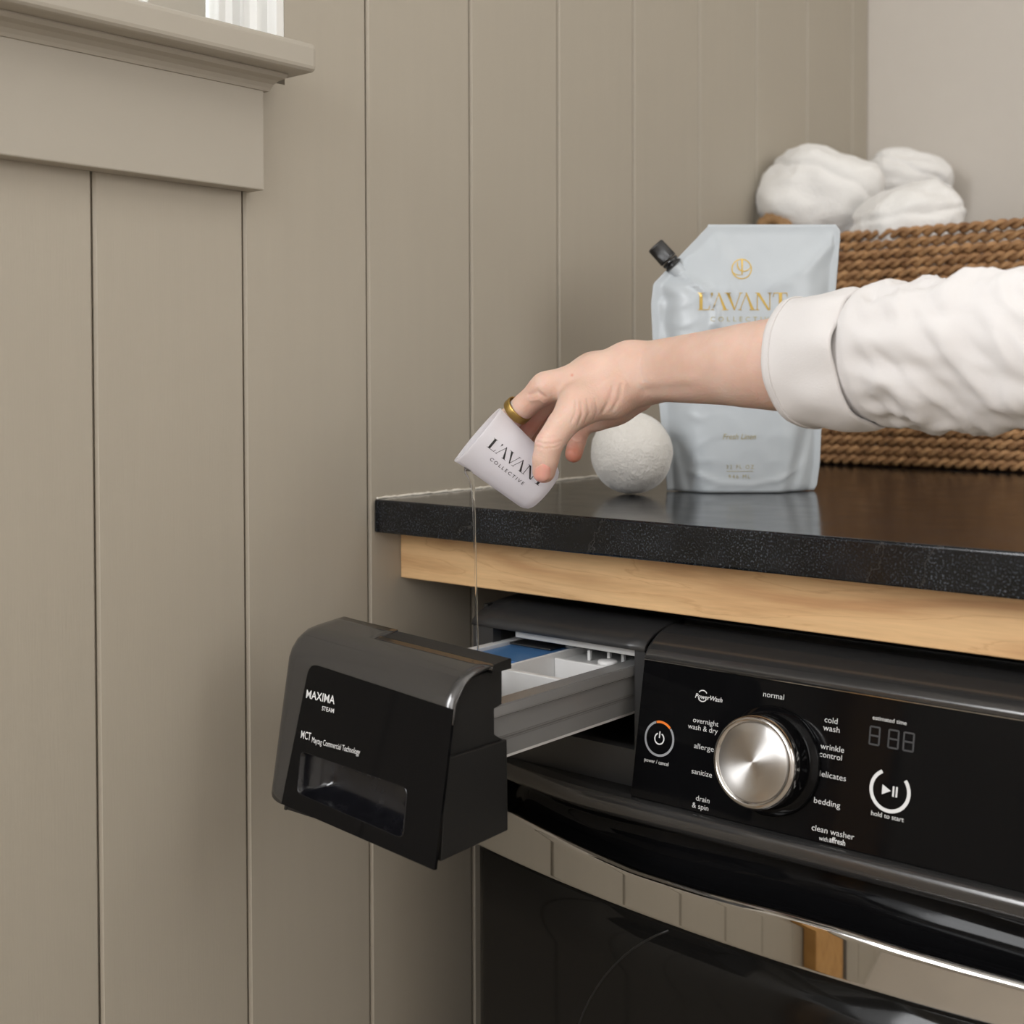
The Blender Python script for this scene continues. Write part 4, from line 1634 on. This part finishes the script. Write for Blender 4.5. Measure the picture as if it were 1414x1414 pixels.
chain([(874, 532, 1.042, 31), (846, 546, 1.036, 30), (800, 559, 1.030, 26)], 0.009, palm)                            # thenar
chain([(850, 545, 1.060, 26), (800, 560, 1.070, 20)], 0.009, palm)
thumb = chain([(800, 559, 1.027, 25.5), (776, 587, 1.018, 21.2), (758, 613, 1.014, 19.8), (753.5, 634, 1.0155, 18.6), (751, 651, 1.0175, 16.4)], 0.001)
index = chain([(754, 535, 1.049, 20), (726, 559, 1.058, 18.0), (699, 583, 1.068, 17.0), (690, 616, 1.082, 14.2), (692, 643, 1.081, 11.5)], 0.001)
middle = chain([(762, 538, 1.069, 20), (738, 570, 1.080, 17.5), (717, 601, 1.092, 16.8), (721, 640, 1.088, 14), (728, 662, 1.082, 11.5)], 0.001)
ringf = chain([(780, 548, 1.089, 18), (742, 610, 1.110, 16), (748, 650, 1.100, 13), (752, 668, 1.092, 10.5)], 0.001)
pinky = chain([(806, 562, 1.100, 16.5), (800, 592, 1.092, 14.8), (797, 609, 1.083, 12.8), (792, 627, 1.075, 12.2)], 0.001)
fing = index
for g in (middle, ringf, pinky):
    fing = smin(fing, g, 0.0022)
body = smin(palm, fing, 0.0075)
body = smin(body, thumb, 0.011)
Vc, Fc = surface_nets(body, FL.lo.astype(np.float64), FL.h)
# light smoothing of the grid pattern
ed = np.concatenate([Fc[:, [0, 1]], Fc[:, [1, 2]], Fc[:, [2, 3]], Fc[:, [3, 0]]])
for _ in range(10):
    acc = np.zeros_like(Vc)
    num = np.zeros(len(Vc))
    np.add.at(acc, ed[:, 0], Vc[ed[:, 1]])
    np.add.at(num, ed[:, 0], 1)
    np.add.at(acc, ed[:, 1], Vc[ed[:, 0]])
    np.add.at(num, ed[:, 1], 1)
    Vc = Vc * 0.5 + 0.5 * acc / np.maximum(num, 1)[:, None]
# keep the one connected outer surface
lab = np.arange(len(Vc))
for _ in range(4000):
    new = lab.copy()
    np.minimum.at(new, ed[:, 0], lab[ed[:, 1]])
    np.minimum.at(new, ed[:, 1], lab[ed[:, 0]])
    new = new[new]
    if np.array_equal(new, lab):
        break
    lab = new
ids, cnts = np.unique(lab, return_counts=True)
keep = lab == ids[cnts.argmax()]
remap = np.cumsum(keep) - 1
Fc = remap[Fc[keep[Fc[:, 0]]]]
Vc = Vc[keep]
Vw = to_world(Vc)
px_ = 707 + FPX * Vc[:, 0] / Vc[:, 2]
py_ = PPY - FPX * Vc[:, 1] / Vc[:, 2]
bvh = BVHTree.FromPolygons([Vector(v) for v in Vw], [tuple(int(i) for i in f) for f in Fc])


def skin_hit(px, py):
    d = ray(px, py).normalized()
    h = bvh.ray_cast(CAM, d)
    return h[0], h[1]


# skin creases and tendons: shallow valleys/ridges along short lines on the surface
creases = [([(741, 610), (752, 613), (765, 613), (775, 609)], -0.0006, 0.0013), ([(740, 616), (752, 619.5), (765, 618.5), (773, 615)], -0.0005, 0.0012), ([(742, 604), (755, 606), (768, 604)], -0.0003, 0.0012),
           ([(802, 556), (804, 572), (798, 588)], -0.0009, 0.0016), ([(811, 552), (814, 570), (808, 584)], -0.0008, 0.0016), ([(795, 553), (795, 570), (789, 583)], -0.0006, 0.0014), ([(822, 550), (825, 566), (820, 580)], -0.0005, 0.0014),
           ([(835, 528), (848, 520), (862, 530)], 0.0011, 0.005), ([(846, 535), (842, 552), (832, 570)], -0.0010, 0.0024), ([(858, 532), (856, 548), (846, 566)], -0.0008, 0.0022),
           ([(888, 528), (925, 524), (960, 522)], 0.0007, 0.007), ([(892, 540), (920, 538), (950, 535)], -0.0006, 0.006),
           ([(787, 607), (797, 610), (807, 609)], -0.0007, 0.0012), ([(730, 545), (742, 541), (752, 548)], -0.0012, 0.0022), ([(733, 553), (744, 551), (752, 556)], 0.0008, 0.002)]
nrm = np.zeros_like(Vw)
fn = np.cross(Vw[Fc[:, 2]] - Vw[Fc[:, 0]], Vw[Fc[:, 3]] - Vw[Fc[:, 1]])
for i in range(4):
    np.add.at(nrm, Fc[:, i], fn)
nrm /= np.linalg.norm(nrm, axis=1)[:, None] + 1e-12
if (nrm * (Vw - Vw.mean(0))).sum() < 0:
    nrm = -nrm
disp = np.zeros(len(Vw))
for pts2, amp, wd in creases:
    p3 = []
    for a, b_ in zip(pts2[:-1], pts2[1:]):
        for t in np.linspace(0, 1, 30):
            h, _n = skin_hit(lerp(a[0], b_[0], t), lerp(a[1], b_[1], t))
            if h is not None:
                p3.append(np.array(h))
    if not p3:
        continue
    D = np.full(len(Vw), 1.0)
    n_p = len(p3)
    ctr_ = np.mean(p3, axis=0)
    loc_ = np.where(np.linalg.norm(Vw - ctr_, axis=1) < max(np.linalg.norm(q_ - ctr_) for q_ in p3) + 4 * wd)[0]
    for i, p in enumerate(p3):
        near = np.linalg.norm(Vw[loc_] - p, axis=1)
        fade = 1.0 + 1.2 * abs(i / max(1, n_p - 1) - 0.5)
        D[loc_] = np.minimum(D[loc_], near * fade)
    disp += amp * np.exp(-(D / wd) ** 2)
Vw = Vw + nrm * disp[:, None]
# flush: warmer fingertips and knuckles
fl = np.zeros(len(Vw))
for (a, b_, c, r, s) in [(792, 630, 1.072, 0.012, 0.75), (797, 606, 1.083, 0.012, 0.3), (750, 655, 1.020, 0.012, 0.35), (757, 612, 1.012, 0.010, 0.18), (735, 590, 1.075, 0.018, 0.55), (705, 588, 1.062, 0.010, 0.3), (735, 552, 1.055, 0.010, 0.35), (850, 560, 1.06, 0.03, 0.12)]:
    c3 = np.array(at(a, b_, c))
    fl = np.maximum(fl, s * np.exp(-(np.linalg.norm(Vw - c3, axis=1) / r) ** 2))
for a, b_, r, s in [(790, 518, 0.0011, 0.85), (1074, 447, 0.0014, 0.0)]:
    h, _n = skin_hit(a, b_)
    if h is not None:
        fl = np.maximum(fl, s * np.exp(-(np.linalg.norm(Vw - np.array(h), axis=1) / r) ** 2))

wr = at(890, 515, 1.05)
person = empty('person', (0.62, -0.02, 0.0))
tag(person, 'right arm in rolled white linen sleeve, hand with gold ring tipping the cup', 'person')
me = bpy.data.meshes.new('arm_and_hand')
me.from_pydata([tuple(v) for v in Vw], [], [tuple(int(i) for i in f) for f in Fc])
ca = me.color_attributes.new('flush', 'FLOAT_COLOR', 'POINT')
ca.data.foreach_set('color', np.repeat(fl[:, None], 4, 1).astype(np.float32).ravel())
bm = bmesh.new()
bm.from_mesh(me)
bmesh.ops.recalc_face_normals(bm, faces=bm.faces)
bm.to_mesh(me)
bm.free()
arm = part_of(link('arm_and_hand', me, MAT['skin'], None, True), person)

# thumb nail: thin curved plate lying on the thumb
P = []
nail_c = (748.8, 653.0)
for i in range(13):
    v = i / 12
    row = []
    for j in range(11):
        u = j / 10 * 2 - 1
        yy = lerp(-11.2, 11.4, v)
        wd = 11.4 * max(0.3, (1 - abs(2 * v - 1) ** 3.2) ** 0.5)
        h, n_ = skin_hit(nail_c[0] + u * wd + 0.10 * -yy, nail_c[1] + yy - 1.8 * (1 - u * u) * (1 if v > 0.5 else -1) * abs(2 * v - 1) * -1)
        if h is None:
            h = row[-1] if row else at(nail_c[0], nail_c[1], 1.01)
            n_ = NH
        if n_.dot(CAM - h) < 0:
            n_ = -n_
        edge = max(abs(u), abs(2 * v - 1)) ** 4
        row.append(h + n_ * (0.0010 * (1 - edge) + 0.0002))
    P.append(row)
part_of(grid('thumb_nail', P, MAT['nail'], None, True), person)

# gold ring on the index finger
ra, rb = at(752, 534, 1.049), at(699, 583, 1.070)
rc = at(714.8, 566.8, 1.0622)
rd = (rb - ra).normalized()
rdd = (rd + AX_R * 0.02).normalized()
part_of(lathe('gold_ring', rc, rdd, [(-0.0034, 0.0114), (-0.0032, 0.0120), (-0.0026, 0.0122), (0.0026, 0.0122), (0.0032, 0.0120), (0.0034, 0.0114), (0.0028, 0.0108), (-0.0028, 0.0108)], MAT['brass'], None, 64, True, close=True), person)


# sleeve: rolled cuff and the sleeve behind it
def apath(s):                      # s in metres along the forearm from the cuff edge
    a, b_ = at(1084, 503.5, 0.945), at(1440, 482, 0.820)
    d = (b_ - a).normalized()
    return a + d * s, d


def sleeve_frame(d):
    up = (AX_U - d * AX_U.dot(d)).normalized()
    return up, d.cross(up).normalized()


SD = apath(0)[1]
SUP, SSIDE = sleeve_frame(SD)
if SSIDE.dot(CAM - apath(0)[0]) < 0:
    SSIDE = -SSIDE                 # toward the viewer
NT = 120


def wr(th, s, amp):
    return amp * (math.sin(3 * th + 60 * s) * 0.5 + 0.35 * math.sin(5 * th - 90 * s + 1.0) + 0.25 * math.sin(9 * th + 40 * s + 2.2) * math.cos(70 * s))


def srow(s, rv, rs, amp, tilt=0.0, dz=0.0):
    row = []
    for k_ in range(NT):
        th = 2 * math.pi * k_ / NT
        c, sn = math.cos(th), math.sin(th)
        s2 = s + 0.006 * max(0, c) ** 3 + tilt * (1 - c) * 0.5 + 0.0035 * tilt / 0.02 * math.sin(2 * th + 0.4)
        p, _ = apath(s2)
        q_ = wr(th, s, amp * 0.5) + amp * 3.0 * mnoise.noise(Vector((s * 34, c * 2.0, sn * 2.0)))
        row.append(p + SUP * (c * (rv + q_) + dz) + SSIDE * (sn * (rs + q_)))
    return row


CLN = 0.056
outer_ = []
for f, rv, rs in [(0.00, 0.0440, 0.0405), (-0.012, 0.0452, 0.0418), (0.0, 0.0464, 0.0430), (0.05, 0.0470, 0.0438), (0.16, 0.0466, 0.0436), (0.30, 0.0474, 0.0444), (0.45, 0.0480, 0.0450), (0.6, 0.0486, 0.0456), (0.75, 0.0490, 0.0460), (0.88, 0.0490, 0.0460), (0.96, 0.0482, 0.0452), (1.0, 0.0468, 0.0438), (0.98, 0.0452, 0.0425), (0.9, 0.0446, 0.0418)]:
    outer_.append(srow(f * CLN, rv, rs, 0.0007 + 0.0009 * max(0, min(1, f)), 0.016, lerp(0.0, 0.0, f)))
inner_ = [srow(f * CLN, 0.0432, 0.0398, 0.0006, 0.016) for f in (0.6, 0.3, 0.0)]
part_of(grid('rolled_cuff', outer_ + inner_, MAT['linen'], None, True, closed_u=True, closed_v=True), person)
# hem stitching ridge near the cuff edge
pts = srow(0.10 * CLN, 0.0472, 0.0440, 0.0008, 0.016)
part_of(tube('cuff_hem', pts + [pts[0]], 0.00075, MAT['linen'], None, 8, caps=False), person)
rows = []
for s in np.linspace(0.046, 0.36, 90):
    f = (s - 0.046) / 0.314
    rv = interp(s, [0.046, 0.056, 0.062, 0.075, 0.10, 0.14, 0.20, 0.30, 0.36], [0.0415, 0.0430, 0.0462, 0.0490, 0.0500, 0.0515, 0.0540, 0.0580, 0.0600])
    fold = 0.0016 * math.sin(s * 260) + 0.0010 * math.sin(s * 430 + 1)
    row = []
    for k_ in range(NT):
        th = 2 * math.pi * k_ / NT
        c, sn = math.cos(th), math.sin(th)
        slant = s - 0.012 * (1 - c) + 0.006 * math.sin(2 * th)
        am = min(1.0, max(0, (s - 0.056) / 0.02))
        q1 = mnoise.noise(Vector((slant * 34, c * 1.1, sn * 1.1)))
        q2 = mnoise.noise(Vector((slant * 75 + 5, c * 1.6 + 2, sn * 1.6)))
        q3 = mnoise.noise(Vector((slant * 24 - 3, c * 3.2, sn * 3.2 + 4)))
        wv = am * (0.0075 * q1 - 0.0075 * abs(q2) + 0.0040 * q3 + 0.002)
        p, _ = apath(s + 0.016 * (1 - c) * 0.5)
        row.append(p + SUP * (c * (rv + wv)) + SSIDE * (sn * (rv * 0.94 + wv)))
    rows.append(row)
part_of(grid('sleeve', rows, MAT['linen'], None, True, closed_v=True, caps=True), person)

# ================================================================== BASKET AND TOWELS
BX0, BX1, BY0, BY1 = 0.016, 0.526, 0.690, 1.004
bk = empty('woven_basket', ((BX0 + BX1) / 2, (BY0 + BY1) / 2, 0.0))
tag(bk, 'brown woven seagrass basket holding white towels at the back of the worktop', 'basket')
bcx, bcy = (BX0 + BX1) / 2, (BY0 + BY1) / 2


def rrect_path(hx, hy, r, step):
    pts = []
    segs = [((hx - r), (hy - r), 0), (-(hx - r), (hy - r), 90), (-(hx - r), -(hy - r), 180), ((hx - r), -(hy - r), 270)]
    for cx_, cy_, a0 in segs:
        for i in range(9):
            a = math.radians(a0 + 90 * i / 8)
            pts.append(Vector((cx_ + r * math.cos(a), cy_ + r * math.sin(a), 0)))
    pts.append(pts[0])
    L = [0]
    for a, b_ in zip(pts[:-1], pts[1:]):
        L.append(L[-1] + (b_ - a).length)
    n_ = int(L[-1] / step)
    out = []
    for i in range(n_):
        s = L[-1] * i / n_
        j = max(0, int(np.searchsorted(L, s, 'right')) - 1)
        t = (s - L[j]) / max(1e-9, L[j + 1] - L[j])
        out.append(pts[j].lerp(pts[j + 1], t))
    return out, L[-1]


def rope_mesh(name, phase, r_off, r_str):
    path, L = rrect_path(0.247, 0.149, 0.05, 0.0042)
    n_ = len(path)
    turns = round(L / 0.030)
    V, F = [], []
    for strand in (0, 1):
        base_i = len(V)
        for i in range(n_):
            t = (path[(i + 1) % n_] - path[i - 1]).normalized()
            nrm_ = Vector((t.y, -t.x, 0))
            a = 2 * math.pi * turns * i / n_ + math.pi * strand + phase
            c = path[i] + nrm_ * (math.cos(a) * r_off) + Vector((0, 0, math.sin(a) * r_off))
            rr_ = r_str * (1 + 0.12 * math.sin(i * 1.7 + phase) * math.sin(i * 0.37))
            for k_ in range(6):
                b_ = 2 * math.pi * k_ / 6
                V.append(c + nrm_ * (math.cos(b_) * rr_) + Vector((0, 0, math.sin(b_) * rr_)))
        for i in range(n_):
            for k_ in range(6):
                i2, k2 = (i + 1) % n_, (k_ + 1) % 6
                F.append((base_i + i * 6 + k_, base_i + i2 * 6 + k_, base_i + i2 * 6 + k2, base_i + i * 6 + k2))
    me_ = bpy.data.meshes.new(name)
    me_.from_pydata([tuple(v) for v in V], [], F)
    me_.polygons.foreach_set('use_smooth', [True] * len(me_.polygons))
    me_.materials.append(MAT['rope'])
    return me_


rm = [rope_mesh('weave_row', 0.0, 0.0034, 0.0040), rope_mesh('weave_row', 2.1, 0.0034, 0.0040), rope_mesh('weave_row', 4.2, 0.0036, 0.0039)]
NR = 24
for i in range(NR):
    z = 0.0085 + i * 0.0124
    o = bpy.data.objects.new('weave_row', rm[i % 3])
    COL.objects.link(o)
    o.parent = bk
    f = 0.90 + 0.10 * (i / (NR - 1)) ** 0.8 + (0.012 if i == NR - 1 else 0)
    o.scale = (f, f, 1.0)
    o.location = (random.uniform(-0.001, 0.001), random.uniform(-0.001, 0.001), z)
part_of(box('basket_bottom', (bcx - 0.22, bcy - 0.12, 0.001), (bcx + 0.22, bcy + 0.12, 0.006), MAT['rope']), bk)
for sx in (-1, 1):
    pts, rr = [], []
    for i in range(25):
        a = math.pi * i / 24
        xx = 0.0385 - 0.0215 * math.cos(a)
        pts.append((xx if sx < 0 else BX0 + BX1 - xx, 0.6985 + 0.004 * math.sin(a), 0.292 + 0.034 * math.sin(a) ** 0.8))
        rr.append(0.0098 + 0.0010 * math.sin(i * 2.1))
    part_of(tube('basket_handle', pts, rr, MAT['handle'], None, 12), bk)


def towel(c, ax, ay, az, half, seed, label, e=2.6):
    """plump folded towel: rounded block with soft folds"""
    bm = bmesh.new()
    bmesh.ops.create_cube(bm, size=2)
    bmesh.ops.subdivide_edges(bm, edges=bm.edges[:], cuts=34, use_grid_fill=True)
    off = Vector((seed * 3.1, seed * 1.7, seed * 0.9))
    for v in bm.verts:
        d = v.co.copy()
        nrm_ = (abs(d.x) ** e + abs(d.y) ** e + abs(d.z) ** e) ** (1 / e)
        d = d / nrm_
        q_ = 1 + 0.13 * mnoise.noise(d * 1.3 + off) + 0.05 * mnoise.noise(d * 3.2 + off) + 0.012 * mnoise.noise(d * 14 + off) + 0.006 * mnoise.noise(d * 40 + off)
        # fold valley around the roll
        q_ -= 0.05 * math.exp(-((d.z * 0.9 + 0.35 * d.x - 0.25 + 0.1 * mnoise.noise(d * 2 + off)) / 0.07) ** 2)
        v.co = Vector((d.x * half[0], d.y * half[1], d.z * half[2])) * q_
    o = from_bm('bath_towel', bm, MAT['towel'], None, True)
    o.matrix_world = Matrix.Translation(c) @ Matrix((Vector(ax).normalized(), Vector(ay).normalized(), Vector(az).normalized())).transposed().to_4x4()
    tag(o, label, 'towel', 'white towels in the basket')
    return o


def rotated(ang_z, tilt=0.0):
    m = Matrix.Rotation(ang_z, 3, 'Z') @ Matrix.Rotation(tilt, 3, 'Y')
    return m.col[0], m.col[1], m.col[2]


def tw(px, py, t, half, rz, tilt, seed, label, e=2.6):
    return towel(at(px, py, t), *rotated(rz, tilt), half, seed, label, e)


tw(1132, 272, 1.79, (0.080, 0.074, 0.066), 0.70, 0.12, 1, 'largest fluffy white towel at the left end of the basket', 2.5)
tw(1255, 316, 1.69, (0.068, 0.056, 0.056), 0.70, -0.45, 2, 'white towel slumped at the front edge of the basket', 2.4)
tw(1252, 252, 1.93, (0.064, 0.052, 0.046), 0.6, 0.1, 3, 'white towel tucked behind the other towels in the basket', 2.4)
